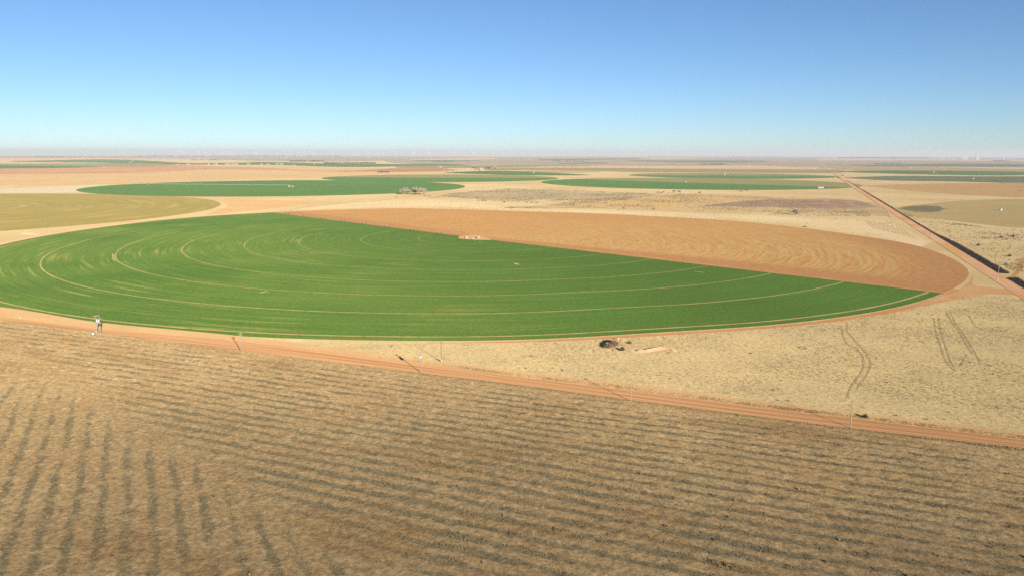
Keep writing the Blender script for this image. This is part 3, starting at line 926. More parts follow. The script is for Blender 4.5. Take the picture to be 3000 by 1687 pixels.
tufts('straw_stubble', st, 0.16 + 0.18 * rng.random(n), 0.12 + 0.20 * rng.random(n), shade(n, (0.36, 0.26, 0.13), 0.2), 4, 'pale straw stubble scattered between the weedy rows', 'stubble', z0=zz(st))
# a few big clumps with long shadows
pk = scatter(fp_poly, 1700); pk = pk[(np.abs(np.arctan2(pk[:, 0], pk[:, 1])) < math.radians(38)) & (pk[:, 1] > 120)]
pk = pk[rng.random(len(pk)) < 0.15 + 0.85 * sstep(-120, 120, (pk - road0) @ e_r)]
n = len(pk)
tufts('tumbleweeds', pk, 0.35 + 0.35 * rng.random(n), 0.30 + 0.35 * rng.random(n), shade(n, (0.23, 0.17, 0.085), 0.25), 8, 'scattered dry tumbleweed clumps on the near stubble', 'tumbleweed', z0=zz(pk))
# bunchgrass on the pasture
pp = scatter(past, 260000)
pp = pp[(np.abs(np.arctan2(pp[:, 0], pp[:, 1])) < math.radians(40))]
dv = np.array([np.inf] * len(pp))
sr = (pp - road0) @ n_r                                     # negative beyond the road
dens = 0.16 + 0.84 * sstep(0.36, 0.58, fbm(pp[:, 0] / 26 + 11, pp[:, 1] / 26 + 90)) * sstep(-14, -45, sr)
pp = pp[rng.random(len(pp)) < 0.40 * dens]
n = len(pp)
tufts('bunchgrass', pp, 0.22 + 0.24 * rng.random(n), 0.09 + 0.15 * rng.random(n), shade(n, (0.45, 0.345, 0.165), 0.14), 5, 'pale dry bunchgrass clumps over the pasture beyond the dirt road', 'grass', L=1)
bp = scatter(past, 600); bp = bp[np.abs(np.arctan2(bp[:, 0], bp[:, 1])) < math.radians(40)]; n = len(bp)
tufts('pasture_weeds', bp, 0.35 + 0.5 * rng.random(n) ** 2, 0.2 + 0.4 * rng.random(n) ** 2, shade(n, (0.33, 0.26, 0.13), 0.3), 8, 'taller weed clumps dotted over the pasture beyond the dirt road', 'weeds', L=1)
# verge grass between road and bare strip, and along the stubble edge
vg = []
gl_s = smooth(GP(UPP), 8); gv_s = smooth(GP(VRG), 8); glw = smooth(GP(LOW), 8)
for k in range(15000):
    i = rng.integers(30, len(gl_s) - 8); t_ = rng.random()
    a = gl_s[i] * (1 - t_) + gl_s[i + 1] * t_; b2 = gv_s[i] * (1 - t_) + gv_s[i + 1] * t_
    w_ = 0.05 + 0.5 * rng.random() ** 1.3
    q_ = a + (b2 - a) * w_
    if rng.random() < 0.10 + 0.25 * float(sstep(0.35, 0.65, fbm(q_[0] / 3, q_[1] / 3))): vg.append(q_)
for k in range(6000):
    i = rng.integers(20, len(glw) - 8); t_ = rng.random()
    vg.append(glw[i] * (1 - t_) + glw[i + 1] * t_ + n_r * (0.3 + 2.6 * rng.random() ** 1.4))
vg = np.array(vg); n = len(vg)
tufts('verge_grass', vg, 0.2 + 0.22 * rng.random(n), 0.08 + 0.12 * rng.random(n), shade(n, (0.40, 0.29, 0.14), 0.18), 4, 'dry grass and weeds edging the orange dirt road', 'grass', L=4)

# dark brush bank in the ditch of the gravel road
NRg = roadR_g
tg = np.gradient(NRg, axis=0); tg /= np.hypot(*tg.T)[:, None]
nr_out = np.c_[tg[:, 1], -tg[:, 0]]
if nr_out[len(nr_out) // 2][0] < 0: nr_out = -nr_out


def along_px(px_x):
    xs = []
    for q_ in NRg:
        d_ = q_
        xs.append(0)
    return xs


brush = []; bcol = []; brad = []; bh = []
yy = NRg[:, 1]
seg = np.hypot(*np.diff(NRg, axis=0).T)
for i in range(len(NRg) - 1):
    yc = yy[i]
    # profile of the bank: wide near the driveway, thin farther off
    if yc > 2300: continue
    if 497 < yc < 508: continue                            # driveway gap
    wdt = 6.6 if yc < 690 else (2.6 if yc < 1150 else (3.4 if yc < 1700 else 2.0))
    if 690 <= yc < 780: wdt = 6.6 - 4.0 * (yc - 690) / 90
    nn = int(seg[i] * wdt * (1.5 if yc < 800 else 0.9))
    for _ in range(nn):
        t_ = rng.random(); u_ = rng.random()
        q_ = NRg[i] * (1 - t_) + NRg[i + 1] * t_ + nr_out[i] * (0.4 + wdt * u_)
        brush.append(q_); brad.append(0.5 + 0.5 * rng.random()); bh.append((0.35 + 0.95 * u_) * (0.6 + 0.5 * rng.random()) * (1.0 if wdt > 4 else 0.6))
        bcol.append((0.066, 0.046, 0.042) if u_ < 0.84 else (0.24, 0.19, 0.10))
brush = np.array(brush); n = len(brush)
tufts('ditch_brush', brush, np.array(brad), np.array(bh), np.array(bcol) * (0.8 + 0.4 * rng.random((n, 1))), 5, 'dark tangled brush bank filling the ditch of the gravel road', 'brush', L=2, wid=0.7)
dl = NRg + nr_out * 0.2; dr = NRg + nr_out * 8.0
ok = (NRg[:, 1] < 1150) & (NRg[:, 1] > 380)
dl, dr, oks = dl[ok], dr[ok], NRg[ok]
wv = np.where(oks[:, 1] < 690, 5.8, np.where(oks[:, 1] < 780, 5.8 - 3.8 * (oks[:, 1] - 690) / 90, 2.0))
dr = dl + nr_out[ok] * wv[:, None]
for sel in (oks[:, 1] > 507, oks[:, 1] < 498):
    a, b2 = dl[sel], dr[sel]
    if len(a) < 2: continue
    v = np.r_[np.c_[a, lay(a[:, 0], a[:, 1], 2)], np.c_[b2, lay(b2[:, 0], b2[:, 1], 2)]]; N_ = len(a)
    struct('roadside_ditch', np_mesh('roadside_ditch', v, quads=[(i, i + 1, N_ + i + 1, N_ + i) for i in range(N_ - 1)],
                                     mat=field_mat('ditch_soil', (0.085, 0.06, 0.045), (0.07, 0.05, 0.04), (0.12, 0.09, 0.055), big=20, mid=4, fine=1, var=0.2)))

# scrub and bunchgrass on the flats beyond the brown half circle
def flat_cover(name, px_poly, n_, col, h0, h1, label, cat='grass'):
    po = GP(px_poly); q_ = scatter(po, n_ * 2)[:n_]
    k_ = fbm(q_[:, 0] / 60 + 13, q_[:, 1] / 60); q_ = q_[rng.random(len(q_)) < 0.15 + 0.85 * sstep(0.40, 0.60, k_)]
    n2_ = len(q_)
    return tufts(name, q_, 0.5 + 0.6 * rng.random(n2_), h0 + (h1 - h0) * rng.random(n2_), shade(n2_, col, 0.3), 4, label, cat, L=4)


flat_cover('scrub_cover', [(1280, 575), (1340, 565), (1480, 553), (1650, 557), (1800, 563), (1900, 568), (1800, 590), (1650, 597), (1480, 592)], 9000, (0.30, 0.25, 0.16), 0.5, 1.2, 'grey-tan scrub covering the flats east of the bare tree clump', 'scrub')
flat_cover('golden_cover', [(1600, 603), (1720, 590), (1850, 577), (2000, 570), (2240, 578), (2500, 590), (2560, 636), (2300, 632), (2000, 621), (1800, 614)], 12000, (0.34, 0.25, 0.13), 0.4, 1.0, 'golden and brown rough grass round the mauve lakebed', 'grass')
flat_cover('stubble_cover', [(800, 620), (1000, 600), (1250, 586), (1500, 607), (1800, 619), (2050, 627), (2500, 642), (2640, 655), (2640, 712), (2480, 684), (2250, 654), (1907, 632), (1500, 618), (1190, 609), (950, 614)], 9000, (0.40, 0.30, 0.16), 0.2, 0.5, 'sparse pale stubble on the strip behind the brown half circle', 'stubble')
flat_cover('east_cover', [(2620, 615), (2700, 640), (2850, 660), (3000, 672), (3000, 800), (2960, 790), (2850, 730), (2740, 672)], 14000, (0.33, 0.25, 0.13), 0.25, 0.6, 'rough straw grass east of the gravel road', 'grass')

# ================================================================== SMALL THINGS
wood = plain('weathered_pole_wood', (0.33, 0.28, 0.20), 0.2, 3.0, 0.9)
wood_d = plain('dark_pole_wood', (0.17, 0.14, 0.10), 0.2, 3.0, 0.9)
steel = plain('galvanised_steel', (0.60, 0.61, 0.60), 0.08, 4.0, 0.45, 0.3)
can_m = plain('transformer_paint', (0.50, 0.52, 0.53), 0.06, 3.0, 0.4)
porc = plain('insulator_porcelain', (0.55, 0.52, 0.47), 0.1, 8.0, 0.3)
white = plain('white_paint', (0.45, 0.44, 0.41), 0.06, 2.0, 0.5)
cream = plain('cream_paint', (0.44, 0.39, 0.25), 0.08, 2.0, 0.5)
rubber = plain('tyre_rubber', (0.04, 0.04, 0.04), 0.15, 5.0, 0.9)


def at(px_x, px_y):
    g = G(px_x, px_y)
    return float(g[0]), float(g[1]), float(gz(g[0], g[1]))


LINE_RZ = math.atan2(n_r[1], n_r[0])         # arms lie across the line of poles


def utility_pole(px, h, label, arms=(), cans=0, sleeve=False, lean=0.0, rad=0.16, mat=wood, rz=None, group='utility poles'):
    x, y, z = at(*px)
    o = tag(empty('utility_pole', (x, y, z), LINE_RZ if rz is None else rz), label, 'utility pole', group)
    MB().tube((0, 0, -0.5), (lean, 0, h), rad, rad * 0.68, 10).build('pole', mat, o, sm=False)
    for (za, la) in arms:
        k = lean * za / h
        a = MB().box((k, rad + 0.06, za), (la, 0.10, 0.13)).build('crossarm', mat, o)
        for s in (-1, 0, 1) if la > 1.5 else (-1, 1):
            px_ = s * (la / 2 - 0.12)
            MB().tube((k + px_, rad + 0.06, za + 0.06), (k + px_, rad + 0.06, za + 0.30), 0.06, 0.045, 6).build('insulator', porc, a)
        MB().tube((k - la * 0.32, rad + 0.05, za - 0.05), (k, rad + 0.02, za - 0.55), 0.025, n=4).tube((k + la * 0.32, rad + 0.05, za - 0.05), (k, rad + 0.02, za - 0.55), 0.025, n=4).build('brace', steel, a)
    for i in range(cans):
        an = (i - (cans - 1) / 2) * 1.25 - math.pi / 2
        cx, cy = math.cos(an) * 0.48, math.sin(an) * 0.48
        zc = h * 0.68
        c_ = MB().tube((cx, cy, zc), (cx, cy, zc + 0.95), 0.30, 0.30, 12).build('transformer', can_m, o)
        MB().tube((cx, cy, zc + 0.95), (cx, cy, zc + 1.02), 0.32, 0.25, 12).build('lid', can_m, c_)
        MB().tube((cx, cy + 0.12, zc + 1.0), (cx, cy + 0.16, zc + 1.30), 0.05, 0.035, 6).build('bushing', porc, c_)
        MB().box((cx * 0.55, cy * 0.55, zc + 0.5), (0.12, 0.12, 0.5)).build('bracket', steel, c_)
    if sleeve:
        MB().tube((0, 0, 0.15), (0, 0, 1.35), rad + 0.16, rad + 0.14, 10).build('base_sleeve', white, o)
    return o


utility_pole((706, 1028), 7.5, 'slim pole with two crossarms east of the two-pole transformer frame', ((7.2, 2.4), (6.5, 1.8)))
utility_pole((1234, 1092), 8.2, 'pale pole with two crossarms and three white transformer cans at the dirt road', ((7.9, 2.2), (7.1, 1.8)), cans=3, lean=-0.15, rad=0.16)
utility_pole((1293, 1060), 8.5, 'bare grey pole with a white base sleeve on the far verge of the dirt road', (), sleeve=True, mat=wood_d, rad=0.13)
utility_pole((1848, 1175), 8.0, 'thin pole with one short crossarm, due south of the spoil heap', ((7.7, 1.5),), rad=0.15)
utility_pole((2492, 1253), 8.2, 'thin pole with a small top arm near the tyre ruts in the pasture', ((8.0, 1.0),), rad=0.15)
utility_pole((2923, 820), 8.0, 'pole with a white base sleeve beside the gravel road junction', ((7.7, 1.4),), sleeve=True, rz=0.4)
utility_pole((2916, 773), 7.0, 'dark pole standing in the grass behind the brush bank', (), mat=wood_d, rz=0.4, rad=0.15)
for px in ((2722, 704), (2743, 681), (2780, 685), (2829, 577), (2975, 580)):
    utility_pole(px, 8.0, 'slender distant pole standing along the gravel road or in the grass east of it', ((7.6, 1.6),), mat=wood_d, rz=0.4, rad=0.16, group='distant slender poles')

# two-pole transformer frame
x, y, z = at(290, 979)
fr_az = LINE_RZ + math.pi / 2
o = tag(empty('transformer_frame', (x, y, z), fr_az), 'two-pole frame carrying white transformer cans beside the dirt road', 'transformer')
for s in (-1, 1):
    MB().tube((s * 1.05, 0, -0.5), (s * 1.05, 0, 8.3 if s < 0 else 8.0), 0.17, 0.12, 10).build('pole', wood, o)
a = MB().box((-0.85, 0.0, 8.05), (0.13, 3.0, 0.16)).build('crossarm', white, o)
for s in (-1.2, 0, 1.2):
    MB().tube((-0.85, s, 8.12), (-0.85, s, 8.42), 0.07, 0.05, 6).build('insulator', porc, a)
MB().box((1.25, 0.0, 7.2), (0.12, 1.5, 0.14)).build('crossarm', wood, o)
MB().box((0, 0, 5.35), (2.7, 0.9, 0.14)).build('platform', wood_d, o)
for s in (-0.58, 0.58):
    c_ = MB().tube((s, -0.1, 5.42), (s, -0.1, 6.55), 0.37, 0.37, 12).build('transformer', can_m, o)
    MB().tube((s, -0.1, 6.55), (s, -0.1, 6.65), 0.39, 0.30, 12).build('lid', can_m, c_)
    MB().tube((s, -0.05, 6.62), (s, -0.02, 6.95), 0.06, 0.04, 6).build('bushing', porc, c_)
MB().box((-1.05, -0.35, 1.2), (0.5, 0.4, 1.0)).build('meter_box', white, o)
# small cabinets at its foot
x, y, z = at(280, 979)
o = tag(empty('equipment_cabinet', (x - 0.6, y - 0.8, z), 0.3), 'small white cabinet at the foot of the transformer frame', 'cabinet')
MB().box((0, 0, 0.5), (0.9, 0.7, 1.0)).build('housing', white, o); MB().box((0, 0, 1.04), (1.0, 0.8, 0.08)).build('lid', can_m, o)
MB().box((0, -0.355, 0.5), (0.7, 0.03, 0.8)).build('door', can_m, o)


# ---------------------------------------------------------------- brush-covered spoil heap by the field edge
def heap(name, px_line, w, h, mat, label, cat, seed=0, n_c=9):
    p_ = smooth(GP(px_line), 8); t_ = np.gradient(p_, axis=0); t_ /= np.hypot(*t_.T)[:, None]; nn = np.c_[-t_[:, 1], t_[:, 0]]
    v = []; N_ = len(p_)
    for i in range(N_):
        e = math.sin(math.pi * (i + 0.15) / (N_ - 0.7)) ** 0.6
        for k in range(n_c):
            u_ = -1 + 2 * k / (n_c - 1)
            hh = h * e * max(0, 1 - u_ * u_) ** 0.8 * (0.6 + 0.8 * float(vnoise(np.array(i * 0.35 + seed), np.array(k * 0.5 + seed))))
            q_ = p_[i] + nn[i] * u_ * w / 2 * (0.5 + 0.5 * e) * (0.8 + 0.4 * float(vnoise(np.array(i * 0.3), np.array(seed * 1.7))))
            v.append((q_[0], q_[1], float(lay(q_[0], q_[1], 1)) - 0.05 + hh))
    quads = [(i * n_c + k, (i + 1) * n_c + k, (i + 1) * n_c + k + 1, i * n_c + k + 1) for i in range(N_ - 1) for k in range(n_c - 1)]
    return tag(link(name, np_mesh(name, v, quads=quads, mat=mat)), label, cat)


sand_m = field_mat('spoil_sand', (0.50, 0.34, 0.19), (0.52, 0.37, 0.21), (0.40, 0.27, 0.13), big=6, mid=2, fine=0.6, var=0.12, c3lo=0.6, c3hi=0.75)
heap('spoil_bank', [(1832, 1022), (1860, 1030), (1890, 1029), (1920, 1024), (1945, 1021), (1968, 1025), (1978, 1030)], 3.4, 0.9, sand_m, 'low pale bank of sandy spoil in the pasture below the wheat edge', 'dirt bank', 3)
heap('spoil_heap', [(1772, 1018), (1790, 1012), (1812, 1005), (1830, 1012)], 6.0, 1.9, field_mat('heap_soil', (0.34, 0.23, 0.12), (0.30, 0.20, 0.10), (0.22, 0.15, 0.08), big=5, mid=1.5, fine=0.5, var=0.2),
     'brown soil heap under the brush pile at the wheat edge', 'dirt heap', 8)
bm_ = MB()


def twig_mass(name, c, rx, ry, h, nseg, col, wd_=0.10, ln=(0.6, 1.4), flat=False, parent=None, mat=None):
    """tangled brush: many thin blades spread through a dome"""
    a = rng.random(nseg) * 2 * np.pi; r = np.sqrt(rng.random(nseg)); zf = rng.random(nseg) ** 0.8
    k = np.sqrt(np.clip(1 - zf ** 2, 0.05, 1))
    pc = np.c_[np.cos(a) * r * rx * k, np.sin(a) * r * ry * k, zf * h * (0.75 + 0.35 * rng.random(nseg))]
    d = rng.standard_normal((nseg, 3)) * 0.6 + pc / np.array([rx, ry, h]); d[:, 2] += 0.4; d /= np.linalg.norm(d, axis=1)[:, None]
    l = ln[0] + (ln[1] - ln[0]) * rng.random(nseg)
    s = np.cross(d, rng.standard_normal((nseg, 3))); s /= np.linalg.norm(s, axis=1)[:, None] + 1e-9
    b0 = pc - d * l[:, None] / 2; b0[:, 2] = np.maximum(b0[:, 2], 0.0); e0 = pc + d * l[:, None] / 2
    V = np.stack([b0 + s * wd_, b0 - s * wd_, e0], 1).reshape(-1, 3)
    cc = np.repeat(np.asarray(col)[None] * (0.7 + 0.6 * rng.random((nseg, 1))), 3, 0)
    return np_mesh(name, V, tris=np.arange(nseg * 3, dtype=np.int32).reshape(-1, 3), mat=mat or tuft_mat('dry_grass_blades'), col=cc)


def shrub(name, px, rx, h, col, label, group=None, nseg=260, wd_=0.12, ry=None, cat='shrub', up=0.0):
    x, y, z = at(*px)
    o = tag(empty(name, (x, y, z + up), rng.random() * 6), label, cat, group)
    st = MB()
    for k in range(5):
        a = k * 1.3
        st.tube((0.1 * math.cos(a), 0.1 * math.sin(a), -0.2), (rx * 0.5 * math.cos(a), rx * 0.5 * math.sin(a), h * 0.6), 0.09, 0.03, 4)
    st.build('stems', wood_d, o)
    link('foliage', twig_mass('foliage', None, rx, ry or rx, h, nseg, col, wd_), o)
    return o


shrub('brush_pile', (1800, 1016), 3.2, 2.1, (0.27, 0.20, 0.115), 'brown tangled brush pile casting a dark shadow by the wheat edge', None, 420, 0.07, cat='brush pile', up=0.6, ry=1.7)
shrub('brush_pile', (1784, 1020), 2.0, 1.5, (0.30, 0.22, 0.13), 'smaller brown brush clump on the western end of the soil heap', None, 260, 0.07, cat='brush pile', up=0.5)
shrub('dark_shrub', (1823, 1026), 1.0, 1.3, (0.14, 0.13, 0.07), 'dark narrow shrub at the foot of the soil heap', None, 420, 0.09)
shrub('dark_shrub', (1844, 1006), 0.9, 0.9, (0.20, 0.18, 0.09), 'low green-brown shrub just east of the white well post', None, 380, 0.09)
x, y, z = at(1811, 995)
o = tag(empty('well_post', (x, y, z), 0.2), 'square white well post standing at the wheat edge by the soil heap', 'post')
MB().box((0, 0, 0.45), (0.62, 0.5, 1.0)).build('housing', white, o); MB().box((0, 0, 0.99), (0.7, 0.58, 0.08)).build('cap', white, o)
x, y, z = at(1823, 998)
o = tag(empty('well_slab', (x, y, z), 0.2), 'white concrete slab on the ground beside the white well post', 'slab')
MB().box((0, 0, 0.12), (1.7, 0.9, 0.32)).build('slab', white, o); MB().tube((0.4, 0, 0.2), (0.4, 0, 0.7), 0.12, 0.12, 8).build('pipe', can_m, o)


# ---------------------------------------------------------------- centre pivots
def centre_pivot(cx, cy, az, n_sp, span, label, dk=False, heavy=1.0, pipe_h=3.6):
    """az measured counter-clockwise from +X; local +X runs along the arm"""
    o = tag(empty('irrigation_pivot', (cx, cy, float(gz(cx, cy))), az), label, 'irrigation pivot', None)
    tm = plain('pivot_dark_steel', (0.30, 0.26, 0.22), 0.15, 2.0, 0.6) if dk else steel
    t_ = MB()
    for sx in (-1, 1):
        for sy in (-1, 1):
            t_.tube((sx * 1.4, sy * 1.4, 0), (sx * 0.25, sy * 0.25, pipe_h + 0.2), 0.06, n=4)
    t_.tube((0, 0, 0), (0, 0, pipe_h + 0.6), 0.12, n=8).build('pivot_tower', tm, o)
    MB().box((1.6, 0.6, 1.2), (0.6, 0.4, 1.1)).build('control_panel', white, o)
    for k in range(n_sp):
        x0, x1 = k * span, (k + 1) * span; xm = (x0 + x1) / 2
        b = MB(); N_ = 6
        zs = [pipe_h + 0.7 * math.sin(math.pi * j / N_) for j in range(N_ + 1)]; xs_ = [x0 + (x1 - x0) * j / N_ for j in range(N_ + 1)]
        for j in range(N_):
            b.tube((xs_[j], 0, zs[j]), (xs_[j + 1], 0, zs[j + 1]), 0.09 * heavy, n=6, cap=False)
        sp_ = b.build('span_pipe', tm, o)
        t_ = MB()
        for s in (-1, 1):
            for j in range(N_):
                zz0 = zs[j] - 1.1 * math.sin(math.pi * j / N_); zz1 = zs[j + 1] - 1.1 * math.sin(math.pi * (j + 1) / N_)
                t_.tube((xs_[j], s * 0.75 * math.sin(math.pi * j / N_), zz0), (xs_[j + 1], s * 0.75 * math.sin(math.pi * (j + 1) / N_), zz1), 0.03 * heavy, n=3, cap=False)
                if 0 < j: t_.tube((xs_[j], 0, zs[j]), (xs_[j], s * 0.75 * math.sin(math.pi * j / N_), zz0), 0.025 * heavy, n=3, cap=False)
        t_.build('truss', tm, sp_)
        d = MB()
        for s in (-1, 1):
            d.tube((x1, s * 1.9, 0.55), (x1, s * 0.2, pipe_h), 0.06 * heavy, n=4)
        d.tube((x1, -1.9, 0.55), (x1, 1.9, 0.55), 0.08 * heavy, n=4)
        dr_ = d.build('drive_tower', tm, o)
        for s in (-1, 1):
            MB().tube((x1 - 0.17, s * 1.9, 0.52), (x1 + 0.17, s * 1.9, 0.52), 0.55, 0.55, 12).build('wheel', rubber, dr_)
        MB().box((x1 + 0.25, 0, 1.0), (0.35, 0.35, 0.55)).build('motor_box', white, dr_)
    return o


pv = GP([(1376, 697)])[0]
dirL = lineA + lnv * 3.0 - pv
centre_pivot(pv[0], pv[1], math.atan2(dirL[1], dirL[0]), 8, 46.5, 'long dark sprinkler arm parked along the straight edge between wheat and bare soil', dk=True)
x, y, z = at(1401, 699)
o = tag(empty('water_tank', (x, y, z), 0), 'round cream tank on the bare pad at the pivot point', 'tank')
MB().tube((0, 0, 0), (0, 0, 2.0), 1.25, 1.25, 20).build('shell', cream, o); MB().tube((0, 0, 2.0), (0, 0, 2.35), 1.28, 0.2, 20).build('lid', cream, o)
x, y, z = at(1387, 699)
o = tag(empty('pump_box', (x, y, z), 0.2), 'small yellow pump box between the cream tank and the pivot point', 'pump')
MB().box((0, 0, 0.45), (1.5, 0.8, 0.8)).build('housing', cream, o); MB().tube((-0.9, 0, 0.5), (0.9, 0, 0.5), 0.12, n=8).build('pipe', steel, o)
x, y, z = at(1374, 699)
o = tag(empty('engine_shed', (x - 2, y + 1, z), 0.1), 'little white engine housing at the pivot point', 'shed')
MB().box((0, 0, 0.7), (2.0, 1.3, 1.4)).build('housing', white, o); MB().box((0, 0, 1.45), (2.2, 1.5, 0.1)).build('roof', can_m, o)
# the second pivot in the wheat circle behind
pc = GP([(851, 548)])[0]; pe = GP([(375, 543.5)])[0]
centre_pivot(pc[0], pc[1], math.atan2(*(pe - pc)[::-1]), 8, float(np.hypot(*(pe - pc))) / 8, 'pale sprinkler arm stretched across the distant round wheat field', heavy=2.6)
for dx, lb in ((-1.8, 'western of two cream tanks at the centre of the distant round wheat field'), (6.5, 'eastern of two cream tanks at the centre of the distant round wheat field')):
    x, y, z = at(850, 549)
    o = tag(empty('water_tank', (x + dx, y - 3, z), 0), lb, 'tank')
    MB().tube((0, 0, 0), (0, 0, 3.0), 1.9, 1.9, 16).build('shell', cream, o); MB().tube((0, 0, 3.0), (0, 0, 3.6), 1.95, 0.3, 16).build('lid', cream, o)

# ---------------------------------------------------------------- trees
bark = plain('grey_bark', (0.30, 0.25, 0.19), 0.2, 1.5, 0.9)
leaf_m = tuft_mat('tree_twigs')


def bare_tree_meshes(seed, h, col, dens=1.0):
    r = random.Random(seed); tr = MB(); tw = []; tc = []

    def seg(a, d, l, rad, depth):
        b = a + d * l
        if depth < 3:
            tr.tube(a, b, rad, rad * 0.62, 5, cap=False)
        if depth >= 2:
            for _ in range(int(9 * dens)):
                t_ = r.random(); p_ = a + d * l * t_
                dd = (d + Vector((r.gauss(0, .7), r.gauss(0, .7), r.gauss(0.15, .5)))).normalized()
                ll = h * (0.07 + 0.09 * r.random()); w_ = 0.045 * h / 9
                s = dd.cross(Vector((r.gauss(0, 1), r.gauss(0, 1), r.gauss(0, 1)))).normalized() * w_ * (1.0 + r.random())
                tw.extend([p_ + s, p_ - s, p_ + dd * ll]); k_ = 0.75 + 0.5 * r.random(); tc.extend([[q * k_ for q in col]] * 3)
        if depth < 3:
            for _ in range(4 if depth else 6):
                dd = (d * (0.75 if depth else 0.9) + Vector((r.gauss(0, .55), r.gauss(0, .55), r.gauss(0.12, .28)))).normalized()
                seg(a + d * l * (0.55 + 0.45 * r.random()), dd, l * (0.62 + 0.2 * r.random()), rad * 0.5, depth + 1)
    seg(Vector((0, 0, -0.3)), Vector((r.gauss(0, .06), r.gauss(0, .06), 1)).normalized(), h * 0.30, h * 0.028, 0)
    me1 = tr.mesh('trunk', bark)
    me2 = np_mesh('crown', [tuple(q) for q in tw], tris=np.arange(len(tw), dtype=np.int32).reshape(-1, 3), mat=leaf_m, col=np.array(tc))
    return me1, me2


TREE = [bare_tree_meshes(11 + k, 16.0, (0.46, 0.39, 0.29), 3.2) for k in range(4)]
SMALL = [bare_tree_meshes(31 + k, 7.0, (0.40, 0.33, 0.24), 1.8) for k in range(3)]
DARK = [bare_tree_meshes(51 + k, 9.0, (0.17, 0.14, 0.10), 1.8) for k in range(3)]


def leafy_meshes(seed, h, col):
    r = np.random.default_rng(seed); tr = MB().tube((0, 0, -0.3), (0, 0, h * 0.5), h * 0.03, h * 0.015, 6)
    for k in range(5):
        a = k * 1.26
        tr.tube((0, 0, h * 0.28), (math.cos(a) * h * 0.22, math.sin(a) * h * 0.22, h * 0.6), h * 0.012, h * 0.005, 4)
    n_ = 700; lob = r.standard_normal((9, 3)) * np.array([.16, .16, .15]) * h + np.array([0, 0, .6]) * h
    pc_ = lob[r.integers(0, 9, n_)] + r.standard_normal((n_, 3)) * h * 0.075
    d = r.standard_normal((n_, 2, 3)); d /= np.linalg.norm(d, axis=2)[..., None]
    V = np.stack([pc_, pc_ + d[:, 0] * h * 0.06, pc_ + d[:, 1] * h * 0.06], 1).reshape(-1, 3)
    V[:, 2] = np.maximum(V[:, 2], 0.12 * h)
    cc = np.repeat(np.asarray(col)[None] * (0.65 + 0.7 * r.random((n_, 1))), 3, 0)
    return tr.mesh('trunk', bark), np_mesh('crown', V, tris=np.arange(n_ * 3, dtype=np.int32).reshape(-1, 3), mat=leaf_m, col=cc)


LEAFY = [leafy_meshes(71 + k, 9.0, (0.055, 0.075, 0.032)) for k in range(3)]


def tree(name, px, meshes, scale, label, group=None, dx=0.0, dy=0.0):
    x, y, z = at(*px)
    o = tag(empty(name, (x + dx, y + dy, float(gz(x + dx, y + dy))), rng.random() * 6.28), label, 'tree', group)
    o.scale = (scale, scale, scale * (0.9 + 0.2 * rng.random()))
    a, b = meshes
    link('trunk', a, o); link('crown', b, o)
    return o


for i, (px, s) in enumerate((((1174, 569), .95), ((1182, 571), 1.05), ((1191, 570), 1.1), ((1199, 571), .8))):
    tree('bare_tree', px, TREE[i % 4], s, 'grey leafless tree in the western half of the clump by the distant wheat circle', 'trees in the western half of the clump')
for i, (px, s) in enumerate((((1210, 571), 1.0), ((1217, 571), 1.15), ((1225, 572), 1.1), ((1233, 571), 1.15), ((1241, 570), 1.05), ((1246, 571), .85))):
    tree('bare_tree', px, TREE[(i + 1) % 4], s, 'grey leafless tree in the eastern half of the clump by the distant wheat circle', 'trees in the eastern half of the clump')
for px, s in (((1927, 568), 1.0), ((1937, 569), .8), ((1944, 568), 1.1)):
    tree('bare_tree', px, SMALL[int(px[0]) % 3], s, 'small leafless tree in the western trio on the golden grass', 'western trio of small trees')
for px, s in (((1974, 567), 1.5), ((1989, 567), 1.45), ((2049, 570), 1.25)):
    tree('bare_tree', px, SMALL[int(px[0]) % 3], s, 'taller leafless tree on the golden grass below the long wheat circle', 'taller trees on the golden grass')
tree('bare_tree', (2170, 562), SMALL[1], 1.1, 'small rounded leafless tree at the straw edge of the long wheat circle')
tree('bare_tree', (2189, 563), SMALL[2], 1.6, 'upright pointed leafless tree at the straw edge of the long wheat circle')
tree('bare_tree', (2329, 630), TREE[2], .70, 'lone wide leafless tree beside the mauve lakebed')
tree('bare_tree', (2333, 631), SMALL[0], 1.1, 'low leafless tree leaning on the lone tree beside the lakebed')
tree('bare_tree', (1828, 616), SMALL[2], 0.95, 'narrow grey leafless tree standing on the golden grass edge')
tree('dark_tree', (2455, 526), DARK[0], 1.25, 'dark bare tree west of the far stretch of gravel road')
tree('dark_tree', (2468, 519), DARK[1], 1.3, 'dark bare tree east of the far stretch of gravel road')
tree('dark_tree', (2429, 507), DARK[2], 1.5, 'first dark bare tree of the pair farthest along the gravel road')
tree('dark_tree', (2437, 507), DARK[0], 1.3, 'second dark bare tree of the pair farthest along the gravel road')
tree('dark_tree', (2563, 532), SMALL[1], 1.7, 'single grey tree on the straw strip east of the gravel road')
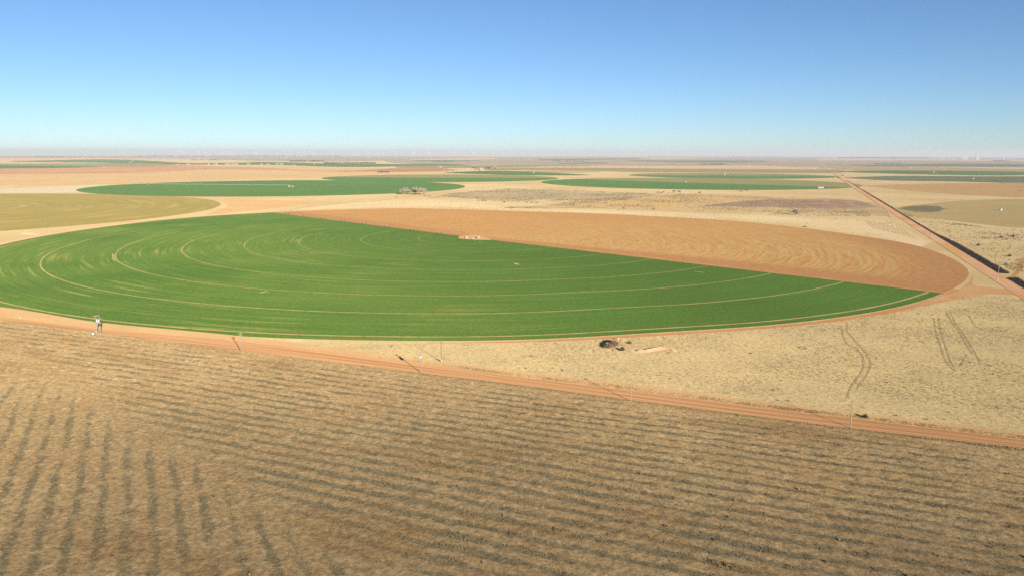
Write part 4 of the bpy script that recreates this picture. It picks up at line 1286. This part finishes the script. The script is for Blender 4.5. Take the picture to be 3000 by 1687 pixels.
# scrub on the flats
gs = (0.42, 0.35, 0.25)
for px in [(1500 + u / 3.435, 420 + v / 3.435) for u, v in ((120, 485), (480, 575), (510, 570), (560, 575), (590, 580), (630, 578), (660, 580), (700, 575), (760, 575), (800, 572), (850, 572), (870, 575), (910, 580),
           (940, 575), (985, 570), (1080, 575), (1105, 575), (1150, 578), (530, 610), (590, 620), (625, 615), (785, 640), (950, 605), (1000, 635), (150, 600), (200, 600), (250, 605), (1320, 515), (1350, 510), (1270, 625), (1430, 670), (1695, 515))]:
    shrub('scrub_bush', px, 2.0 + 1.6 * rng.random(), 1.8 + 1.6 * rng.random(), gs, 'grey scrub bush on the flats between the brown half circle and the long wheat circle', 'scrub bushes on the flats', 200, 0.16, cat='bush')
for px in [(750 + u / 3.435, 420 + v / 3.435) for u, v in ((1700, 535), (1730, 537), (1755, 535), (2240, 580), (2280, 580), (2310, 582), (2360, 485), (2500, 600), (2540, 470), (1410, 545))]:
    shrub('scrub_bush', px, 1.8 + 1.4 * rng.random(), 1.4 + 1.0 * rng.random(), (0.33, 0.26, 0.16), 'low brown bush on the dry flats south of the bare tree clump', 'low brown bushes on the dry flats', 160, 0.16, cat='bush')
for px, c_, lb in (((2933, 697), (0.08, 0.085, 0.05), 'western of two dark round bushes on the straw field east of the road'), ((2968, 694), (0.08, 0.085, 0.05), 'eastern of two dark round bushes on the straw field east of the road'),
                   ((2866, 720), (0.11, 0.12, 0.07), 'small dark bush on the straw field just above the brush bank'), ((2957, 752), (0.16, 0.17, 0.10), 'grey-green bush in the grass behind the dark pole'),
                   ((2947, 777), (0.34, 0.34, 0.24), 'pale bush close to the brush bank and driveway'), ((2988, 560), (0.12, 0.12, 0.07), 'small bush at the pale stubble edge far east of the road')):
    shrub('field_bush', px, 1.5, 1.6, c_, lb, None, 260, 0.14, cat='bush')
shrub('straw_clump', (2358, 665), 2.6, 0.8, (0.20, 0.14, 0.07), 'low brown weed clump on the pale stubble above the brown half circle', None, 240, 0.2, cat='weeds')
shrub('verge_bush', (2534, 1222), 0.75, 0.85, (0.07, 0.07, 0.045), 'dark round tumbleweed lying on the road verge', None, 320, 0.06, cat='tumbleweed')


# ---------------------------------------------------------------- farm buildings
roof_w = plain('pale_metal_roof', (0.50, 0.49, 0.46), 0.08, 0.5, 0.45); wall_w = plain('white_siding', (0.42, 0.40, 0.36), 0.06, 0.5, 0.7)
wall_y = plain('yellow_siding', (0.50, 0.43, 0.22), 0.06, 0.5, 0.7); dark_o = plain('dark_opening', (0.05, 0.05, 0.05), 0.1, 1.0, 0.6)
roof_r = plain('brown_shingle_roof', (0.30, 0.20, 0.15), 0.1, 0.5, 0.8)


def barn(name, px, w, d, h, label, wall=None, roof=None, group=None, rz=0.0, cat='building'):
    x, y, z = at(*px)
    w *= 0.72; d *= 0.72; h *= 0.62
    o = tag(empty(name, (x, y, z - 0.05), rz), label, cat, group)
    MB().box((0, 0, h / 2), (w, d, h)).build('wall', wall or wall_w, o)
    e = 0.5; rh = d * 0.22 + 0.8
    r_ = MB()
    r_.add([(-w / 2 - e, -d / 2 - e, h + 0.02), (w / 2 + e, -d / 2 - e, h + 0.02), (w / 2 + e, d / 2 + e, h + 0.02), (-w / 2 - e, d / 2 + e, h + 0.02), (-w / 2 - e, 0, h + rh), (w / 2 + e, 0, h + rh)],
           [(0, 1, 5, 4), (2, 3, 4, 5), (0, 4, 3), (1, 2, 5), (3, 2, 1, 0)])
    r_.build('roof', roof or roof_w, o)
    MB().box((-w * 0.15, -d / 2 - 0.06, h * 0.38), (w * 0.22, 0.10, h * 0.72)).build('door', dark_o, o)
    for k in (0.16, 0.34):
        MB().box((w * k, -d / 2 - 0.06, h * 0.55), (w * 0.07, 0.10, h * 0.28)).build('window', dark_o, o)
    return o


def tank(px, r, h, label, m_=None, group=None):
    x, y, z = at(*px)
    o = tag(empty('storage_tank', (x, y, z - 0.05), 0), label, 'tank', group)
    MB().tube((0, 0, 0), (0, 0, h), r, r, 14).build('shell', m_ or white, o); MB().tube((0, 0, h), (0, 0, h * 1.25), r * 1.03, r * 0.15, 14).build('roof', m_ or white, o)
    return o


GA = 'sheds in the row of farm buildings beyond the red field'
LA = 'pale shed in the row of farm buildings beyond the red field'
for px, w, d, h in (((522, 484), 8, 7, 3.5), ((551, 484), 13, 9, 4), ((633, 483.5), 16, 10, 4.5), ((680, 483.5), 16, 10, 4), ((728, 483.5), 15, 9, 4), ((766, 483.5), 14, 9, 4),
                    ((785, 483.8), 18, 10, 4), ((812, 483.5), 16, 9, 4), ((825, 483.3), 20, 10, 4.5)):
    barn('farm_shed', px, w * 1.5, d * 1.3, h * 1.35, LA, group=GA, rz=0.1)
barn('machine_shed', (666, 483.8), 30, 16, 7, 'wide white machine shed in the row of farm buildings beyond the red field')
barn('machine_shed', (692, 483.6), 34, 16, 7, 'long yellow machine shed in the row of farm buildings beyond the red field', wall=wall_y, roof=wall_y)
tank((611, 484), 4, 8, 'white grain bin beside dark trees in the farm row beyond the red field')
barn('farm_shed', (672, 490.5), 14, 8, 4, 'small pale shed standing alone on the red field', wall=wall_w)
for i, (px, s) in enumerate((((534, 484), 1.5), ((540, 484.5), 1.6), ((546, 484.5), 1.7), ((557, 484), 1.8), ((563, 484), 1.5), ((571, 484), 1.2), ((598, 484), 1.2), ((604, 484), 1.3), ((620, 484), 1.2), ((515, 483), 1.2), ((645, 483), 1.1))):
    tree('farm_tree', px, (LEAFY if i % 3 else DARK)[i % 3], s, 'dark shelter tree among the farm buildings beyond the red field', 'shelter trees of the farm row')
barn('farm_house', (1135, 493), 16, 11, 4.5, 'western of two small white buildings at the red field edge'); barn('farm_house', (1145, 493.5), 22, 12, 5.5, 'eastern and larger of two white buildings at the red field edge')
barn('farm_house', (1292, 492), 20, 12, 4.5, 'low white building alone between green strip and red field')
# farmstead with trees
barn('farm_house', (1371, 501), 22, 13, 5.5, 'white house at the western end of the tree-sheltered farmstead'); barn('farm_house', (1382, 499.5), 16, 11, 6.5, 'cream house beside the dark trees of the farmstead', wall=cream)
barn('machine_shed', (1396, 500.5), 28, 13, 5, 'brown-roofed shed in the middle of the tree-sheltered farmstead', roof=roof_r); barn('machine_shed', (1411, 500.5), 24, 14, 6.5, 'white gabled barn at the eastern end of the farmstead', rz=0.5)
for i, (px, s) in enumerate((((1384, 497), 1.3), ((1390, 497.5), 1.5), ((1397, 498), 1.4), ((1403, 498), 1.2), ((1419, 499), 1.4), ((1425, 499), 1.7), ((1431, 499), 1.8), ((1437, 499), 1.6), ((1447, 498), 1.2), ((1452, 498), 1.3))):
    tree('farm_tree', px, (LEAFY if px[0] < 1440 else DARK)[i % 3], s, 'dark evergreen shelter tree behind the farmstead houses' if px[0] < 1440 else 'brown leafless tree east of the farmstead evergreens', 'farmstead evergreens' if px[0] < 1440 else 'farmstead leafless trees')
for px in ((1300, 501), (1318, 502), (1333, 503), (1349, 502.5), (1357, 502)):
    tank(px, 2.4, 3.5, 'small pale tank in the yard west of the farmstead', group='tanks west of the farmstead')
barn('farm_house', (20, 478.5), 20, 11, 4.5, 'western of two low cream buildings by the far green strip', wall=cream); barn('farm_house', (32, 478), 22, 11, 5, 'eastern of two low cream buildings by the far green strip', wall=cream); barn('farm_house', (50, 478.5), 12, 8, 4, 'little white shed by the trees of the far green strip')
for i, px in enumerate(((30, 475.5), (40, 476), (53, 476), (58, 476))):
    tree('farm_tree', px, DARK[i % 3], 1.3, 'dark tree behind the low cream buildings', 'trees behind the cream buildings')
barn('farm_house', (241, 464), 38, 16, 9, 'white far building on the plain with a small neighbour', group=None); barn('farm_house', (248, 464), 16, 12, 7, 'small white neighbour of the far white building')
for px in ((376, 460.5), (458, 460.8), (486, 460.8), (515, 460.8), (555, 461), (718, 463.5), (765, 464), (838, 464), (1077, 463.5), (1308, 461.5), (1787, 462.3), (1826, 462.3), (2760, 466.5), (1556, 460)):
    barn('farm_house', px, 45 + 25 * rng.random(), 18, 10, 'bright far building standing near the horizon', group='bright far buildings near the horizon')
for px, r_, h_, lb in (((2932, 618), 1.7, 2.8, 'white box-like tank on the olive field east of the road'), ((2735, 507), 3.4, 4.0, 'white domed tank in the green strip east of the road'), ((2667, 495), 2.6, 5, 'small white tank on the far brown strip east of the road'),
                       ((1564, 508), 2.2, 4.5, 'small white tank on the far green strip near the farmstead'), ((2009, 535.5), 1.8, 3.6, 'small white tank at the top of the long wheat circle'), ((2122, 514.5), 2.4, 5, 'small white tank on the olive circle near the gravel road'),
                       ((921, 482.5), 3.4, 6, 'small white tank on the long green strip'), ((857, 487), 3, 5, 'western white tank below the long green strip'), ((865, 487), 3, 5, 'eastern white tank below the long green strip'),
                       ((381, 478), 4, 6, 'white tank on the far green strip west of the farm row'), ((388, 475), 4, 6, 'northern white tank on the far green strip'), ((1449, 487.5), 3, 5.5, 'white tank on the olive strip behind the farmstead'), ((2851, 526), 2.2, 3, 'yellowish tank on the dark strip far east of the road'),
                       ((905, 526), 1.8, 3.5, 'pale tank at the straw gap beside two wheat circles'), ((1959, 494.5), 4, 4, 'pale tank at the peach strip edge')):
    tank(px, r_, h_, lb)
barn('field_shed', (2400, 553), 9, 6, 3.2, 'western grey shed at the rim of the long wheat circle', wall=can_m, rz=0.2); barn('field_shed', (2408, 553), 9, 6, 3.0, 'eastern grey shed at the rim of the long wheat circle', wall=can_m, rz=0.2)
barn('farm_house', (2147, 471), 50, 16, 6, 'long yellow far building on the mauve plain', wall=wall_y, roof=cream)
heap('dirt_pile', [(62, 685), (75, 686), (92, 687), (118, 688)], 7.0, 1.3, sand_m, 'pale orange dirt pile west of the wheat circle', 'dirt pile', 5)
x, y, z = at(71, 687)
o = tag(empty('marker_barrel', (x, y, z), 0), 'white barrel standing by the orange dirt pile', 'barrel')
MB().tube((0, 0, 0), (0, 0, 1.6), 0.9, 0.85, 12).build('drum', white, o); MB().tube((0, 0, 1.6), (0, 0, 1.68), 0.93, 0.9, 12).build('lid', can_m, o)
x, y, z = at(60, 931)
o = tag(empty('feed_sack', (x, y, z), 0.4), 'small white sack lying on the dirt road verge', 'sack')
MB().box((0, 0, 0.16), (0.9, 0.5, 0.34), 0, 0.75).build('bag', white, o); MB().box((0.5, 0, 0.16), (0.12, 0.25, 0.12)).build('tie', can_m, o)
# far tree belts: read as one mass
for k, (x0, x1, yb, hh, cnt, lb) in enumerate(((560, 640, 470, 9, 50, 'short tree row on the peach strip beyond the farm row'), (1260, 1330, 475, 9, 50, 'low trees beside the far small green strip'), (1620, 1720, 474, 10, 60, 'low tree row on the western mauve plain'), (2050, 2130, 483, 9, 50, 'hedge of trees along the peach strip west of the gravel road'), (2560, 2640, 481, 9, 50, 'tree row on the far strip east of the gravel road'), (100, 190, 462, 14, 60, 'far tree row on the western horizon'), (850, 950, 474, 14, 130, 'bluish far tree belt behind the long green strip'), (950, 1100, 480, 12, 150, 'thin far woodland along the north edge of the green strip'), (2455, 2720, 464, 26, 260, 'long dark tree belt on the eastern horizon'),
                                               (2780, 3010, 461.5, 24, 170, 'trees and low roofs of the far town by the grain elevators'), (2910, 2955, 473, 12, 60, 'short dark tree row on the far eastern plain'), (400, 1000, 459, 24, 260, 'thin blue tree line along the northern horizon'), (1900, 2400, 460, 22, 230, 'faint blue trees on the horizon above the mauve plain'), (1108, 1140, 506, 6, 60, 'small thicket below the dark red strip'))):
    xs_ = x0 + (x1 - x0) * rng.random(cnt) ; ys_ = yb + 1.2 * (rng.random(cnt) - 0.5)
    gp_ = G(xs_, ys_)
    n = len(gp_)
    tufts('tree_belt', gp_, hh * (0.5 + 0.6 * rng.random(n)), hh * (0.4 + 0.5 * rng.random(n)), shade(n, (0.12, 0.11, 0.075), 0.2), 9, lb, 'trees', mat=leaf_m, wid=0.6)

# ---------------------------------------------------------------- wind turbines
tw_m = plain('turbine_white', (0.62, 0.62, 0.62), 0.03, 0.2, 0.45)


def airfoil(L_):
    m_ = MB(); prev = None
    for j in range(7):
        t_ = j / 6; c_ = (2.2 + 2.2 * math.sin(min(t_ * 5, 1.57)) ) * (1 - t_) ** 0.7 + 0.5; th_ = 0.9 * (1 - t_) + 0.15
        ring = [(-c_ * 0.35, -th_ / 2, t_ * L_ + 1.2), (c_ * 0.65, -th_ / 6, t_ * L_ + 1.2), (c_ * 0.65, th_ / 6, t_ * L_ + 1.2), (-c_ * 0.35, th_ / 2, t_ * L_ + 1.2)]
        b = len(m_.v); m_.v += ring
        if j: m_.f += [[b - 4 + i, b - 4 + (i + 1) % 4, b + (i + 1) % 4, b + i] for i in range(4)]
    m_.f += [[0, 3, 2, 1], [len(m_.v) - 4, len(m_.v) - 3, len(m_.v) - 2, len(m_.v) - 1]]
    return m_.mesh('blade', tw_m)


m_tower = MB().tube((0, 0, -1), (0, 0, 80), 2.3, 1.4, 12).mesh('tower', tw_m)
m_nac = MB().box((0, 2.0, 81.4), (3.4, 9.5, 3.4), 0, 0.85).mesh('nacelle', tw_m)
m_hub = MB().tube((0, -2.7, 81.4), (0, -5.0, 81.4), 1.7, 0.7, 10).mesh('hub', tw_m)
m_bl = airfoil(42.0)
TB = [(280, 12), (360, 16), (448, 17), (532, 19), (542, 15), (581, 19), (601, 16), (605, 13), (632, 12), (651, 18), (667, 17), (676, 14), (680, 15), (746, 17), (752, 19), (767, 12), (791, 15), (813, 15), (832, 18), (852, 20), (872, 14), (879, 14),
      (891, 20), (918, 17), (973, 20), (1024, 12), (1040, 13), (1054, 14), (1074, 21), (1084, 17), (1106, 15), (1121, 15), (1158, 21), (1181, 13), (1210, 20), (1214, 17), (1258, 21), (1282, 14), (1334, 19), (1361, 16), (1389, 22), (1444, 18), (1475, 13)]
for i, (px_, hp) in enumerate(TB):
    d = 124.0 * F_PX / hp
    ry = px_ray(px_, 446.0); k = d / math.hypot(ry[0], ry[1])
    x, y = float(ry[0] * k), float(ry[1] * k)
    o = tag(empty('wind_turbine', (x, y, float(gz(x, y))), -math.atan2(x, y) + (0.5 - rng.random()) * 0.9), 'white three-bladed wind turbine on the northern horizon', 'wind turbine', 'wind turbines along the horizon')
    link('tower', m_tower, o); link('nacelle', m_nac, o); hb = link('hub', m_hub, o)
    ph = rng.random() * 2.09
    for b_i in range(3):
        bl = link('blade', m_bl, hb, (0, -3.8, 81.4)); bl.rotation_euler = (0, ph + b_i * 2.0944, 0)

# ---------------------------------------------------------------- grain elevators of the far town
conc = plain('elevator_concrete', (0.55, 0.54, 0.51), 0.06, 0.1, 0.7); conc_d = plain('elevator_dark', (0.33, 0.32, 0.32), 0.06, 0.1, 0.7)


def elevator(px_x, dist, n_s, r_, h_, label, m_, head=True):
    ry = px_ray(px_x, 446.0); k = dist / math.hypot(ry[0], ry[1]); x, y = float(ry[0] * k), float(ry[1] * k)
    h_ *= 0.72
    o = tag(empty('grain_elevator', (x, y, float(gz(x, y)) - 0.5), -math.atan2(x, y)), label, 'grain elevator')
    for i in range(n_s):
        MB().tube(((i - (n_s - 1) / 2) * 2 * r_, 0, 0), ((i - (n_s - 1) / 2) * 2 * r_, 0, h_), r_ * 0.995, r_ * 0.995, 14).build('silo', m_, o)
    if head: MB().box((0, 0, h_ + 4), (r_ * n_s * 1.2, r_ * 1.5, 8)).build('headhouse', m_, o)
    return o


elevator(2824, 13000, 2, 6, 66, 'first white concrete grain elevator of the far town, pair of silos', conc)
elevator(2832, 13000, 3, 6, 70, 'tallest white grain elevator of the far town with three silos', conc)
elevator(2866, 13000, 3, 6, 58, 'white grain elevator standing east of the tallest one in the far town', conc)
elevator(2860, 13000, 1, 7, 56, 'dark grain tower touching the eastern white elevator of the far town', conc_d)
elevator(2792, 13000, 1, 8, 58, 'dark slim grain tower west of the white elevators', conc_d)
elevator(2801, 13000, 2, 6, 36, 'low dark grain bins west of the white elevators', conc_d, False)
elevator(2668, 14000, 1, 7, 62, 'lone dark grain tower above the long eastern tree belt', conc_d)
elevator(2943, 14000, 2, 6, 40, 'low grey grain bins at the eastern end of the far town', conc)
# ------------------------------------------------------------------ haze
mh = bpy.data.materials.new('haze_air'); mh.use_nodes = True
t = mh.node_tree; t.nodes.clear()
ho = t.nodes.new('ShaderNodeOutputMaterial'); hv = t.nodes.new('ShaderNodeVolumePrincipled')
hv.inputs['Color'].default_value = (0.86, 0.93, 1.0, 1); hv.inputs['Density'].default_value = 6.2e-5
hv.inputs['Anisotropy'].default_value = 0.0
t.links.new(hv.outputs[0], ho.inputs['Volume'])
hz = MB().box((0, 0, -10), (94000, 94000, 280)).build('haze', mh)
tag(hz, 'pale dry haze over the whole plain', 'haze', None, 'stuff')
